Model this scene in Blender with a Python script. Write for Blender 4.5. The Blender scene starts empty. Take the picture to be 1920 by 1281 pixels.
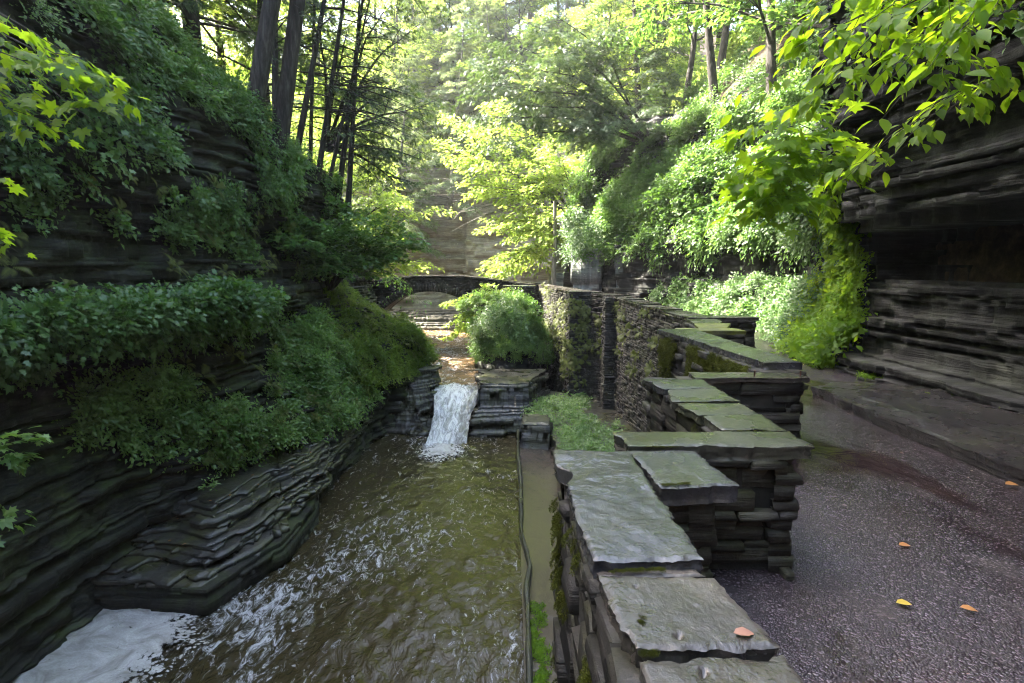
import bpy, math, random
import numpy as np
from mathutils import Vector
random.seed(7)
R = np.random.RandomState(11)
col = bpy.context.scene.collection
TAU = math.tau

# ------------------------------------------------------------------ maths
def _h(ix, iy, iz, seed):
    n = (ix.astype(np.int64)*73856093) ^ (iy.astype(np.int64)*19349663) ^ (iz.astype(np.int64)*83492791) ^ (seed*2654435)
    n = (n ^ (n >> 13)) * 1274126177
    n = n & 0x7fffffff
    return ((n ^ (n >> 16)) & 0xffff)/65535.0
def noise(x, y=0.0, z=0.0, seed=0):
    x, y, z = np.broadcast_arrays(np.asarray(x, float), np.asarray(y, float), np.asarray(z, float))
    x0, y0, z0 = np.floor(x), np.floor(y), np.floor(z)
    fx, fy, fz = x-x0, y-y0, z-z0
    fx = fx*fx*(3-2*fx); fy = fy*fy*(3-2*fy); fz = fz*fz*(3-2*fz)
    r = 0
    for a in (0, 1):
        for b in (0, 1):
            for c in (0, 1):
                w = (fx if a else 1-fx)*(fy if b else 1-fy)*(fz if c else 1-fz)
                r = r + w*_h(x0+a, y0+b, z0+c, seed)
    return r*2-1
def fbm(x, y=0.0, z=0.0, seed=0, o=4):
    r = 0; a = 1; t = 0
    for i in range(o):
        r = r + a*noise(np.asarray(x)*2**i, np.asarray(y)*2**i, np.asarray(z)*2**i, seed+i*17); t += a; a *= .5
    return r/t
def nrm(v):
    v = np.asarray(v, float)
    return v/(np.linalg.norm(v, axis=-1, keepdims=True)+1e-9)
def rdir(n):
    return nrm(R.normal(size=(n, 3)))

CAMZ = 1.65; F = 1000.0; P = math.radians(8)
def pdir(x, y):
    u = (x-960)/F; v = (640.5-y)/F
    return (u, math.cos(P)+v*math.sin(P), -math.sin(P)+v*math.cos(P))
def at(x, y, Y):
    d = pdir(x, y); t = Y/d[1]
    return np.array((d[0]*t, Y, CAMZ+d[2]*t))

# ------------------------------------------------------------------ mesh building
class MB:
    def __init__(s): s.V = []; s.F = {3: [], 4: []}; s.n = 0; s.A = []
    def add(s, V, Fs, a=None):
        V = np.asarray(V, float).reshape(-1, 3)
        if not isinstance(Fs, (list, tuple)) or (len(Fs) and np.ndim(Fs[0]) < 2): Fs = [Fs]
        for f in Fs:
            f = np.asarray(f, int)
            if f.size: s.F[f.shape[1]].append(f+s.n)
        s.V.append(V); s.n += len(V)
        s.A.append(np.zeros(len(V)) if a is None else np.broadcast_to(np.asarray(a, float), (len(V),)))
        return s
    def build(s, name, mat, parent=None, smooth=False, loc=None):
        V = np.concatenate(s.V) if s.V else np.zeros((0, 3)); A = np.concatenate(s.A) if s.A else np.zeros(0)
        me = bpy.data.meshes.new(name)
        if loc is not None: V = V-np.asarray(loc)
        me.vertices.add(len(V)); me.vertices.foreach_set('co', V.astype(np.float32).ravel())
        li = []; ls = []; c = 0
        for k in (3, 4):
            if s.F[k]:
                f = np.concatenate(s.F[k]); li.append(f.ravel()); ls.append(c+np.arange(len(f))*k); c += f.size
        li = np.concatenate(li); ls = np.concatenate(ls)
        me.loops.add(len(li)); me.loops.foreach_set('vertex_index', li.astype(np.int32))
        me.polygons.add(len(ls)); me.polygons.foreach_set('loop_start', ls.astype(np.int32))
        me.update(calc_edges=True); me.validate()
        at_ = me.attributes.new('rnd', 'FLOAT', 'POINT')
        if len(me.vertices) == len(A): at_.data.foreach_set('value', A.astype(np.float32))
        if smooth: me.polygons.foreach_set('use_smooth', np.ones(len(me.polygons), bool))
        me.materials.append(mat)
        o = bpy.data.objects.new(name, me); col.objects.link(o)
        if parent is not None: o.parent = parent
        if loc is not None: o.location = loc
        return o

def tag(o, label=None, cat=None, group=None, kind=None):
    if label: o['label'] = label
    if cat: o['category'] = cat
    if group: o['group'] = group
    if kind: o['kind'] = kind
    return o
def empty(name, loc, label, cat, group=None, rz=0):
    o = bpy.data.objects.new(name, None); col.objects.link(o); o.location = loc; o.rotation_euler = (0, 0, rz)
    return tag(o, label, cat, group)
def copy_tree(o, parent=None):
    c = o.copy(); col.objects.link(c); c.parent = parent
    for ch in o.children: copy_tree(ch, c)
    return c

def grid_faces(nu, nv, closed=False):
    i = np.arange(nu-1)[:, None]; n2 = nv if closed else nv-1
    j = np.arange(n2)[None, :]; j1 = (j+1) % nv
    return np.stack([(i*nv+j), (i*nv+j1), ((i+1)*nv+j1), ((i+1)*nv+j)], -1).reshape(-1, 4)

def tube(mb, pts, rad, n=7, a=0, rough=0):
    pts = np.asarray(pts, float); m = len(pts); rad = np.broadcast_to(np.asarray(rad, float), (m,))
    T = nrm(np.gradient(pts, axis=0)); ref = np.array([.13, .97, .2]) if abs(T[0][2]) > .8 else np.array([0, 0, 1.])
    B = nrm(np.cross(T, ref)); N = np.cross(B, T)
    th = np.arange(n)/n*TAU
    rr = rad[:, None]*np.ones(n)[None]
    if rough: rr = rr*(1+rough*noise(np.arange(m)[:, None]*.9, th[None]*1.5+m, seed=5))
    V = pts[:, None]+rr[..., None]*(np.cos(th)[None, :, None]*N[:, None]+np.sin(th)[None, :, None]*B[:, None])
    f = grid_faces(m, n, True)
    mb.add(V.reshape(-1, 3), [f[:, ::-1]], a)

# ------------------------------------------------------------------ leaves
def tmpl(pts, faces): return np.array(pts, float), [np.array(f) for f in faces]
RH = tmpl([(0, 0, 0), (.45, .27, .07), (1, 0, -.12), (.45, -.27, .07)], [[(0, 2, 1), (0, 3, 2)]])
OV = tmpl([(0, 0, 0), (.22, .2, .05), (.55, .27, .05), (.82, .14, -.03), (1.05, 0, -.16), (.82, -.14, -.03), (.55, -.27, .05), (.22, -.2, .05), (.3, 0, 0), (.62, 0, -.02)],
          [[(0, 8, 1), (0, 7, 8), (9, 4, 3), (9, 5, 4)], [(8, 9, 2, 1), (9, 3, 2, 2)][:1], [(7, 6, 9, 8)], [(9, 3, 2), (9, 6, 5)]])
_mo = []
for ang, r in ((180, .12), (140, .36), (112, .2), (78, .55), (60, .30), (28, .42), (0, .0)): pass
_ma = [(-165, .10), (-135, .38), (-112, .27), (-88, .56), (-68, .40), (-46, .62), (-28, .36), (-14, .56), (0, .80), (14, .56), (28, .36), (46, .62), (68, .40), (88, .56), (112, .27), (135, .38), (165, .10)]
_mp = [(0.28, 0, 0)] + [(.28+math.cos(math.radians(a))*r, math.sin(math.radians(a))*r, -.30*r*r+(.03 if i % 2 else 0)) for i, (a, r) in enumerate(_ma)]
MA = tmpl(_mp, [[(0, i+1, i+2) for i in range(len(_ma)-1)]])
NE = tmpl([(0, -.11, 0), (1, 0, -.05), (0, .11, 0)], [[(0, 1, 2)]])
# lobed mid-distance leaf: cheap five point star
M5 = tmpl([(.3, 0, 0), (0, 0, 0), (.12, -.38, -.04), (.42, -.2, 0), (.62, -.42, -.06), (.62, -.16, 0), (1, 0, -.12), (.62, .16, 0), (.62, .42, -.06), (.42, .2, 0), (.12, .38, -.04)],
          [[(0, i, i+1) for i in range(1, 10)] + [(0, 10, 1)]])

def leaves(mb, T, pos, ax, nr, size, rn):
    tv, tf = T; n = len(pos); k = len(tv)
    if n == 0: return
    ax = nrm(ax); sd = nrm(np.cross(nr, ax)); nr = np.cross(ax, sd)
    V = pos[:, None]+np.asarray(size)[:, None, None]*(tv[None, :, 0:1]*ax[:, None]+tv[None, :, 1:2]*sd[:, None]+tv[None, :, 2:3]*nr[:, None])
    off = (np.arange(n)*k)[:, None, None]
    Fs = [(f[None]+off).reshape(-1, f.shape[1]) for f in tf]
    mb.add(V.reshape(-1, 3), Fs, np.repeat(rn, k))

def clump(T, n_tw, per, rad, ls, up=.9, flat=.95, spread=1.0, stems=False):
    """one leafy clump about the origin, growing along +z; returns an MB"""
    mb = MB()
    d = rdir(n_tw); d[:, 2] = np.abs(d[:, 2])*up+.15; d[:, :2] *= spread; d = nrm(d)
    L = rad*R.uniform(.45, 1.1, n_tw)
    pos = []; ax = []; nr = []
    for q in range(per):
        f = .3+.7*(q+R.uniform(0, .8, n_tw))/per
        p = d*(L*f)[:, None]; p[:, 2] -= (L*f*f)*.35
        p += R.normal(size=p.shape)*ls*.35
        a = d.copy(); a[:, 2] -= .35*f; side = nrm(np.cross(d, [0, 0, 1.]+R.normal(size=(n_tw, 3))*.01))
        a = nrm(a+side*(1 if q % 2 else -1)*R.uniform(.3, 1.1, n_tw)[:, None]+R.normal(size=a.shape)*.25)
        m = nrm(np.array([0, 0, 1.])*flat+d*.35+R.normal(size=a.shape)*.33)
        pos.append(p); ax.append(a); nr.append(m)
    pos = np.concatenate(pos); n = len(pos)
    leaves(mb, T, pos, np.concatenate(ax), np.concatenate(nr), ls*R.uniform(.6, 1.25, n), R.uniform(0, 1, n))
    return mb
def arrays(mb):
    return np.concatenate(mb.V), {k: np.concatenate(v) for k, v in mb.F.items() if v}, np.concatenate(mb.A)
def scatter(mb, protos, P_, N_, S_, tint=None):
    """copies of clump arrays at points P_, growing along N_, merged into one mesh of ground cover"""
    P_ = np.asarray(P_); N_ = nrm(N_); tn = fbm(P_[:, 0]*.9, P_[:, 1]*.9, P_[:, 2]*1.3, seed=5)*1.8; pr = [arrays(p) if isinstance(p, MB) else p for p in protos]
    for i in range(len(P_)):
        V, Fs, A = pr[R.randint(len(pr))]
        w = N_[i]; t = nrm(np.cross(w, rdir(1)[0])); b = np.cross(w, t)
        M = np.stack([t, b, w])*S_[i]
        mb.add(V@M+P_[i], list(Fs.values()), np.clip(A*.4+.6*np.clip(.5+.6*tn[i]+R.uniform(-.35, .35), 0, 1), 0, 1))

# ------------------------------------------------------------------ materials
def newmat(name):
    m = bpy.data.materials.new(name); m.use_nodes = True; nt = m.node_tree
    for n in list(nt.nodes): nt.nodes.remove(n)
    return m, nt
class NT:
    def __init__(s, nt): s.t = nt
    def n(s, typ, ins=None, **kw):
        nd = s.t.nodes.new(typ)
        for k, v in kw.items(): setattr(nd, k, v)
        for k, v in (ins or {}).items():
            if isinstance(v, bpy.types.NodeSocket): s.t.links.new(v, nd.inputs[k])
            else: nd.inputs[k].default_value = v
        return nd
    def coord(s, scale=(1, 1, 1), kind='Object', rot=(0, 0, 0)):
        tc = s.n('ShaderNodeTexCoord')
        return s.n('ShaderNodeMapping', {'Vector': tc.outputs[kind], 'Scale': scale, 'Rotation': rot}).outputs[0]
    def geo(s, scale=(1, 1, 1), rot=(0, 0, 0)):
        g = s.n('ShaderNodeNewGeometry')
        return s.n('ShaderNodeMapping', {'Vector': g.outputs['Position'], 'Scale': scale, 'Rotation': rot}).outputs[0]
    def noise(s, vec, sc=1, det=4, rough=.55, dist=0):
        return s.n('ShaderNodeTexNoise', {'Vector': vec, 'Scale': sc, 'Detail': det, 'Roughness': rough, 'Distortion': dist}).outputs[0]
    def ramp(s, fac, stops):
        r = s.n('ShaderNodeValToRGB', {'Fac': fac}); e = r.color_ramp.elements
        while len(e) < len(stops): e.new(.5)
        for el, (p, c) in zip(e, stops):
            el.position = p; el.color = (*c, 1) if len(c) == 3 else c
        return r.outputs[0]
    def rng(s, v, a, b, c=0, d=1):
        return s.n('ShaderNodeMapRange', {'Value': v, 'From Min': a, 'From Max': b, 'To Min': c, 'To Max': d}).outputs[0]
    def mix(s, f, a, b, typ='MIX'):
        m = s.n('ShaderNodeMix', data_type='RGBA', blend_type=typ)
        for k, v in ((0, f), (6, a), (7, b)):
            if isinstance(v, bpy.types.NodeSocket): s.t.links.new(v, m.inputs[k])
            else: m.inputs[k].default_value = v if k == 0 or len(v) == 4 else (*v, 1)
        return m.outputs[2]
    def math(s, op, a, b=0.0):
        m = s.n('ShaderNodeMath', operation=op)
        for k, v in ((0, a), (1, b)):
            if isinstance(v, bpy.types.NodeSocket): s.t.links.new(v, m.inputs[k])
            else: m.inputs[k].default_value = v
        return m.outputs[0]
    def bump(s, h, st, dist=.02, nrm=None):
        i = {'Height': h, 'Strength': st, 'Distance': dist}
        if nrm is not None: i['Normal'] = nrm
        return s.n('ShaderNodeBump', i).outputs[0]
    def out(s, sh): s.n('ShaderNodeOutputMaterial', {'Surface': sh})
    def pbsdf(s, **k):
        return s.n('ShaderNodeBsdfPrincipled', {a.replace('_', ' '): b for a, b in k.items()}).outputs[0]

def leafmat(name, c0, c1, t0, t1, rough=.42, tr=.45, spec=.35):
    m, nt = newmat(name); N = NT(nt)
    a = N.n('ShaderNodeAttribute', attribute_name='rnd').outputs['Fac']
    c = N.ramp(a, [(0, c0), (1, c1)]); t = N.ramp(a, [(0, t0), (1, t1)])
    p = N.pbsdf(Base_Color=c, Roughness=rough, Specular_IOR_Level=spec)
    tl = N.n('ShaderNodeBsdfTranslucent', {'Color': t}).outputs[0]
    N.out(N.n('ShaderNodeMixShader', {0: tr, 1: p, 2: tl}).outputs[0])
    return m

def rockmat(name, dark, mid, light, moss=.5, mosscol=(.035, .05, .012), spec=.5, rough=(.35, .7), lich=.5, fine=1.0, streak=0):
    m, nt = newmat(name); N = NT(nt)
    g = N.geo((.35, .35, 3.2)); g2 = N.geo((1, 1, 1)); g3 = N.geo((1.2, 1.2, 22))
    n1 = N.noise(g, 1.4, 6, .6, .4); n2 = N.noise(g2, 3.0, 6, .65); n3 = N.noise(g3, 1.0, 5, .6, .3)
    c = N.ramp(N.rng(N.math('ADD', N.math('MULTIPLY', n1, .55), N.math('MULTIPLY', n2, .45)), .3, .7), [(0, dark), (.45, mid), (1, light)])
    c = N.mix(N.rng(n3, .42, .58, .0, .75), c, dark); c = N.mix(N.rng(N.noise(g2, 26, 5, .75), .54, .68, 0, .6), c, light)
    # pale lichen and mineral flecks
    l = N.noise(g2, 9, 3, .5); lm = N.rng(l, .68, .74, 0, lich)
    c = N.mix(lm, c, (light[0]*1.8, light[1]*1.85, light[2]*1.6))
    if streak:
        st = N.noise(N.geo((3.0, 3.0, .12)), 1.2, 5, .6)
        c = N.mix(N.rng(st, .5, .68, 0, streak), c, (.32, .33, .34))
    # moss on what faces up and in damp patches
    geo = N.n('ShaderNodeNewGeometry'); sx = N.n('ShaderNodeSeparateXYZ', {0: geo.outputs['Normal']})
    mn = N.noise(g2, 1.6, 5, .65)
    mf = N.math('MULTIPLY', N.rng(mn, .45, .62), N.rng(sx.outputs[2], -.2, .7, .35, 1.0))
    mf = N.math('MULTIPLY', mf, moss)
    c = N.mix(mf, c, N.mix(N.noise(g2, 14, 2), (mosscol[0]*.6, mosscol[1]*.65, mosscol[2]*.6), (mosscol[0]*1.5, mosscol[1]*1.45, mosscol[2]*1.3)))
    rr = N.rng(N.noise(g2, 2.2, 4), .35, .65, rough[0], rough[1])
    b = N.bump(n3, .9*fine, .04); b = N.bump(N.noise(g2, 9, 7, .7), .55*fine, .025, b); b = N.bump(N.noise(g2, 45, 4, .7), .35*fine, .006, b)
    N.out(N.pbsdf(Base_Color=c, Roughness=rr, Specular_IOR_Level=spec, Normal=b))
    return m

M = {}
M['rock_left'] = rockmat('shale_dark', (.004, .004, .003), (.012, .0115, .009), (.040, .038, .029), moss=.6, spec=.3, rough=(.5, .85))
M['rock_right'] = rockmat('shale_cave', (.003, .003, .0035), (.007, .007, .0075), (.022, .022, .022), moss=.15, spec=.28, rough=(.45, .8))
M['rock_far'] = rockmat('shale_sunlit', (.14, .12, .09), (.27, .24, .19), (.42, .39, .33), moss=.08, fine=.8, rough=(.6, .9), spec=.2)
M['rock_grey'] = rockmat('shale_grey', (.08, .085, .085), (.16, .17, .17), (.30, .32, .33), moss=.35, rough=(.5, .8), spec=.3, streak=.5)
M['ledge'] = rockmat('shale_wet_ledge', (.010, .010, .009), (.028, .026, .021), (.072, .068, .055), moss=.85, mosscol=(.038, .040, .012), rough=(.2, .5))
M['masonry'] = rockmat('dry_stone', (.007, .006, .0055), (.024, .021, .019), (.075, .068, .060), moss=.3, mosscol=(.06, .065, .015), rough=(.45, .8), spec=.35, lich=.35)
M['bridge'] = rockmat('bridge_stone', (.013, .012, .010), (.036, .032, .026), (.09, .082, .068), moss=.3, rough=(.6, .85), spec=.25)

def slabmat(name, base, algae, alg_amt, rough=(.12, .42), tint=1.0):
    m, nt = newmat(name); N = NT(nt)
    g = N.geo(); gs = N.geo((1, .75, 1), (0, 0, .6))
    n1 = N.noise(g, 2.2, 6, .62, .5); n2 = N.noise(gs, 16, 6, .65, .8); n3 = N.noise(g, 60, 4, .6)
    a = N.rng(n1, .3, .7)
    c = N.ramp(a, [(0, tuple(x*.55 for x in base)), (.5, base), (1, tuple(min(1, x*1.55) for x in base))])
    c = N.mix(N.rng(N.noise(g, 3.3, 5, .6), .4, .62, 0, alg_amt), c, algae)
    c = N.mix(N.rng(n3, .5, .7, 0, .55), c, tuple(x*.35 for x in base)); c = N.mix(N.rng(N.noise(g, 24, 5, .7), .55, .72, 0, .5), c, tuple(min(1, x*2.2) for x in base))
    v = N.n('ShaderNodeTexVoronoi', {'Vector': g, 'Scale': 11.0}).outputs['Distance']
    spot = N.math('MULTIPLY', N.rng(N.math('ADD', v, N.math('MULTIPLY', N.noise(g, 30, 3), .16)), .25, .19), N.rng(N.noise(g, 2.1, 2), .58, .64))
    c = N.mix(N.math('MULTIPLY', spot, .6), c, (.26, .27, .25))
    # wet film: smooth pools against a rougher skin
    wet = N.rng(N.noise(g, 2.6, 4, .5, .3), .44, .56)
    rr = N.rng(wet, 0, 1, rough[1], rough[0])
    b = N.bump(n2, .45, .012); b = N.bump(N.noise(g, 5, 5, .6), .5, .02, b)
    b = N.bump(n3, .6, .004, b)
    N.out(N.pbsdf(Base_Color=c, Roughness=rr, Specular_IOR_Level=.55, Normal=b))
    return m
M['slab_wet'] = slabmat('slate_wet', (.040, .040, .046), (.045, .043, .026), .45, (.09, .28))
M['slab_dry'] = slabmat('slate_damp', (.046, .040, .036), (.042, .038, .025), .3, (.13, .42))
M['slab_green'] = slabmat('slate_algae', (.042, .042, .034), (.042, .044, .020), .6, (.13, .4))
M['slab_moss'] = slabmat('slate_mossy', (.08, .085, .03), (.12, .14, .014), .9, (.5, .8))

def path_mat():
    m, nt = newmat('wet_gravel_path'); N = NT(nt); g = N.geo()
    vo = N.n('ShaderNodeTexVoronoi', {'Vector': g, 'Scale': 90.0}); v = vo.outputs['Distance']
    big = N.noise(g, .8, 5, .6, .5)
    cc = N.ramp(N.n('ShaderNodeSeparateColor', {0: vo.outputs['Color']}).outputs[0], [(0, (.005, .0035, .005)), (.55, (.020, .013, .018)), (.85, (.038, .027, .034)), (1, (.10, .082, .095))])
    c = N.mix(N.rng(big, .35, .65, 0, .6), cc, (.030, .018, .017))
    mud = N.rng(N.noise(N.geo((1.6, .8, 1), (0, 0, .5)), 2.2, 8, .7, .4), .55, .68)
    c = N.mix(N.math('MULTIPLY', mud, .55), c, (.050, .036, .033))
    leafy = N.rng(N.noise(g, 38, 2, .4), .77, .80); c = N.mix(N.math('MULTIPLY', leafy, .6), c, (.16, .07, .03))
    # puddles lie along the wall foot and the far kerb
    pud = N.rng(N.noise(N.geo((1, .4, 1)), .75, 5, .6, .6), .50, .62)
    c = N.mix(N.math('MULTIPLY', pud, .6), c, (.022, .013, .009))
    rr = N.rng(pud, 0, 1, .15, .03); rr = N.math('ADD', rr, N.math('MULTIPLY', mud, .12))
    bs = N.math('MULTIPLY', N.rng(pud, 0, 1, 1.0, .03), N.rng(mud, 0, 1, 1, .4))
    h = N.math('MULTIPLY', N.math('SUBTRACT', 1.0, v), bs)
    b = N.bump(h, 1.0, .007); b = N.bump(N.math('MULTIPLY', N.noise(g, 7, 5, .6), bs), .6, .03, b)
    N.out(N.pbsdf(Base_Color=c, Roughness=rr, Specular_IOR_Level=.75, Normal=b))
    return m
M['path'] = path_mat()

def water_mat(name, deep, foam_lo, foam_hi, flow=(.9, .5, 1), wave=.5, foamc=(.62, .66, .72), rot=0.0, fade=None):
    m, nt = newmat(name); N = NT(nt); g = N.geo(); gf = N.geo(flow, (0, 0, rot))
    w = N.noise(gf, 3.0, 4, .55, .8); w2 = N.noise(N.geo((1, .7, 1), (0, 0, rot)), 17, 4, .6, .6)
    fo = N.noise(gf, 5.0, 12, .80, 1.1); fm = N.noise(N.geo((.5, .35, 1)), .9, 3, .5, .4)
    f = N.rng(N.math('ADD', fo, N.math('MULTIPLY', N.math('SUBTRACT', fm, .5), .32)), foam_lo, foam_hi)
    bub = N.n('ShaderNodeTexVoronoi', {'Vector': g, 'Scale': 70.0}).outputs['Distance']
    if fade is not None:
        at_ = N.n('ShaderNodeAttribute', attribute_name='rnd').outputs['Fac']; f = N.math('MULTIPLY', f, N.rng(N.math('ADD', at_, N.math('MULTIPLY', N.math('SUBTRACT', fo, .5), 1.5)), .2, .7)); deep = N.mix(at_, fade, deep)
    f = N.math('MULTIPLY', f, N.rng(bub, .1, .55, 1, .55))
    c = N.mix(f, deep, foamc)
    b = N.bump(w, wave, .10); b = N.bump(w2, wave*.8, .03, b)
    b = N.bump(N.math('MULTIPLY', f, .5), .5, .01, b)
    N.out(N.pbsdf(Base_Color=c, Roughness=N.rng(f, 0, 1, .05, .6), IOR=1.33, Specular_IOR_Level=.5, Normal=b))
    return m
M['pool'] = water_mat('brown_pool_water', (.028, .022, .009),   .55, .645, flow=(1.7, .8, 1), wave=.32, foamc=(.50, .51, .55))
M['upper'] = water_mat('upper_pool_water', (.14, .09, .045), .52, .62)  # foam thickened here to paint in the sunlit highlights on the water
M['rapid'] = water_mat('white_rapid_water', (.16, .17, .17), .38, .56, (1.4, .25, 1), .8, (.78, .80, .82), fade=(.07, .065, .055))
M['film'] = water_mat('shallow_film_water', (.060, .048, .036), .66, .74, wave=.2)
def foam_mat():
    m, nt = newmat('creek_foam'); N = NT(nt); g = N.geo()
    n = N.noise(g, 2.6, 10, .7, 1.2); v = N.n('ShaderNodeTexVoronoi', {'Vector': g, 'Scale': 65.0}).outputs['Distance']; v2 = N.n('ShaderNodeTexVoronoi', {'Vector': g, 'Scale': 19.0}).outputs['Distance']
    c = N.ramp(N.rng(n, .34, .66), [(0, (.20, .19, .175)), (.45, (.38, .37, .36)), (1, (.56, .55, .55))])
    c = N.mix(N.rng(v, .25, .6, 0, .35), c, (.22, .20, .18))
    b = N.bump(n, .7, .06); b = N.bump(N.noise(N.geo((1, 1.6, 1), (0, 0, .4)), 8, 6, .65, .6), .6, .025, b); b = N.bump(v, .6, .006, b)
    p = N.pbsdf(Base_Color=c, Roughness=.6, Normal=b)
    d = N.n('ShaderNodeAttribute', attribute_name='rnd').outputs['Fac']
    al = N.math('ADD', N.math('ADD', d, N.math('MULTIPLY', N.math('SUBTRACT', N.noise(g, 5, 10, .78, .8), .5), 2.6)), N.math('MULTIPLY', v2, -.7))
    al = N.rng(al, .0, .22)
    N.out(N.n('ShaderNodeMixShader', {0: al, 1: N.n('ShaderNodeBsdfTransparent').outputs[0], 2: p}).outputs[0])
    return m
M['foam'] = foam_mat()
def simple(name, cs, sc, rough=.8, bumpd=.02, stretch=(1, 1, 1), spec=.3):
    m, nt = newmat(name); N = NT(nt); g = N.geo(stretch)
    n = N.noise(g, sc, 6, .65, .3)
    c = N.ramp(N.rng(n, .3, .7), [(i/(len(cs)-1), x) for i, x in enumerate(cs)])
    b = N.bump(N.noise(g, sc*2.5, 6, .7), .7, bumpd)
    N.out(N.pbsdf(Base_Color=c, Roughness=rough, Specular_IOR_Level=spec, Normal=b)); return m
M['soil'] = simple('leaf_litter_soil', [(.014, .010, .007), (.045, .030, .018), (.10, .065, .04)], 6, .9, .05)
M['bark'] = simple('bark', [(.012, .010, .008), (.035, .030, .025), (.075, .068, .058)], 7, .85, .03, (2.2, 2.2, .35))
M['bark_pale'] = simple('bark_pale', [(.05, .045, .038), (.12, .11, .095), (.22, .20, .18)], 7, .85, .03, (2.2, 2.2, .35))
M['moss'] = leafmat('moss_tufts', (.022, .028, .006), (.085, .095, .014), (.05, .06, .008), (.12, .14, .015), .8, .3, .1)
M['core'] = simple('wall_core', [(.006, .006, .005), (.016, .014, .012)], 8, .9)
M['iron'] = simple('rusty_iron', [(.03, .012, .007), (.09, .035, .018)], 40, .7)

L = {}
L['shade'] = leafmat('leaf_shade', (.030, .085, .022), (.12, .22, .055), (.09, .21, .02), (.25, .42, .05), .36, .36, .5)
L['herb'] = leafmat('leaf_herb', (.045, .11, .022), (.17, .27, .065), (.12, .25, .02), (.28, .46, .06), .36, .38, .55)
L['mossy'] = leafmat('leaf_mound', (.048, .098, .014), (.16, .22, .035), (.14, .26, .012), (.30, .42, .03), .5, .38, .3)
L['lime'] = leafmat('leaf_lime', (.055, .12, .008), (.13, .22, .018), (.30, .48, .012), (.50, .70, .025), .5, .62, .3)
L['slope'] = leafmat('leaf_slope', (.032, .080, .018), (.105, .185, .05), (.09, .20, .02), (.21, .37, .05), .42, .42, .45)
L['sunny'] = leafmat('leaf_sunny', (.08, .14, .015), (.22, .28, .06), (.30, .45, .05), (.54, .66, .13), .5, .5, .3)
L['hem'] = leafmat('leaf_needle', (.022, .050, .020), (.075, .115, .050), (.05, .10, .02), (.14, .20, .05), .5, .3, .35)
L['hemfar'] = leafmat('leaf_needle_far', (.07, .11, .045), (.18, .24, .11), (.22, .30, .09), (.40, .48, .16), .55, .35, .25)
L['fern'] = leafmat('leaf_fern', (.06, .075, .02), (.15, .17, .05), (.14, .20, .03), (.28, .33, .07), .5, .4, .25)
L['yellow'] = leafmat('fallen_yellow', (.36, .27, .04), (.48, .36, .06), (.5, .35, .03), (.5, .35, .03), .5, .1)
L['orange'] = leafmat('fallen_orange', (.26, .12, .04), (.36, .18, .06), (.4, .15, .03), (.4, .15, .03), .5, .1)
L['tan'] = leafmat('fallen_tan', (.24, .12, .085), (.32, .17, .12), (.4, .2, .1), (.4, .2, .1), .6, .1)

# ------------------------------------------------------------------ gorge shapes
def prof(stations):
    S = np.array([s for s, _ in stations])
    def Fn(s, z):
        s, z = np.broadcast_arrays(np.asarray(s, float), np.asarray(z, float))
        cols = np.stack([np.interp(z, [a for a, _ in p], [b for _, b in p]) for _, p in stations])  # (k, ...)
        i = np.clip(np.searchsorted(S, s)-1, 0, len(S)-2)
        t = np.clip((s-S[i])/(S[i+1]-S[i]), 0, 1); t = t*t*(3-2*t)*.5+t*.5
        a = np.take_along_axis(cols, i[None], 0)[0]; b = np.take_along_axis(cols, (i+1)[None], 0)[0]
        return a*(1-t)+b*t
    return Fn
def layers(z0, z1, th):
    z = [z0]
    while z[-1] < z1: z.append(z[-1]+R.uniform(*th)*(1 if R.rand() < .8 else 2.2))
    z[-1] = z1
    return np.array(z)
_fr = {}
def fract(s, k, seed):
    kk = (seed, k-(k % 3 if (k*7+seed) % 5 < 3 else 0))
    if kk not in _fr:
        g = np.random.RandomState((kk[0]*7919+kk[1]*104729) % 2**31); b = np.cumsum(g.choice([.04, .1, .25, .5, .9], 900))-60; v = g.uniform(-1, 1, 900); 
        # now and then a clean broken-off step instead of a slope
        _fr[kk] = (b, v)
    b, v = _fr[kk]; i = np.clip(np.searchsorted(b, s)-1, 0, 898)
    lin = np.interp(s, b, v); st = v[i]
    return np.where(_h(i, np.full(i.shape, k), np.zeros(i.shape), seed) > .55, st, lin)
def layer_off(s, k, amp, seed):
    base = R.normal()*amp*.7
    a = noise(s*.7, k*.35, seed=seed)*amp*.9+fract(np.asarray(s, float), k, seed)*amp*.95+noise(s*3.1, k*1.7, seed=seed+1)*amp*.2+noise(s*9, k*5.3, seed=seed+2)*amp*.45+noise(s*27, k*7.3, seed=seed+5)*amp*.22
    # vertical joints: blocks broken back
    L_ = R.uniform(.5, 1.6); ph = R.rand()*9
    bl = _h(np.floor(s/L_+ph+.25*noise(s*2, seed=3)), np.full(s.shape, k), np.zeros(s.shape), seed)
    return base+a+np.where(bl > .72, -amp*1.3, 0)+np.where(bl < .15, amp*.7, 0)
def snap(s, k, seed, f):
    g = np.random.RandomState(seed*131+(k//4)*17); b = np.cumsum(g.uniform(.35, 1.5, 80))-8; c = (b[1:]+b[:-1])/2
    i = np.clip(np.searchsorted(b, s)-1, 0, len(c)-1); w = np.clip((s-b[i])/np.maximum(b[i+1]-b[i], .01), 0, 1)
    return s*(1-f)+f*(c[i]+(b[i+1]-b[i])*.5*np.clip((w-.5)*2, -1, 1)**9)
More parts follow.
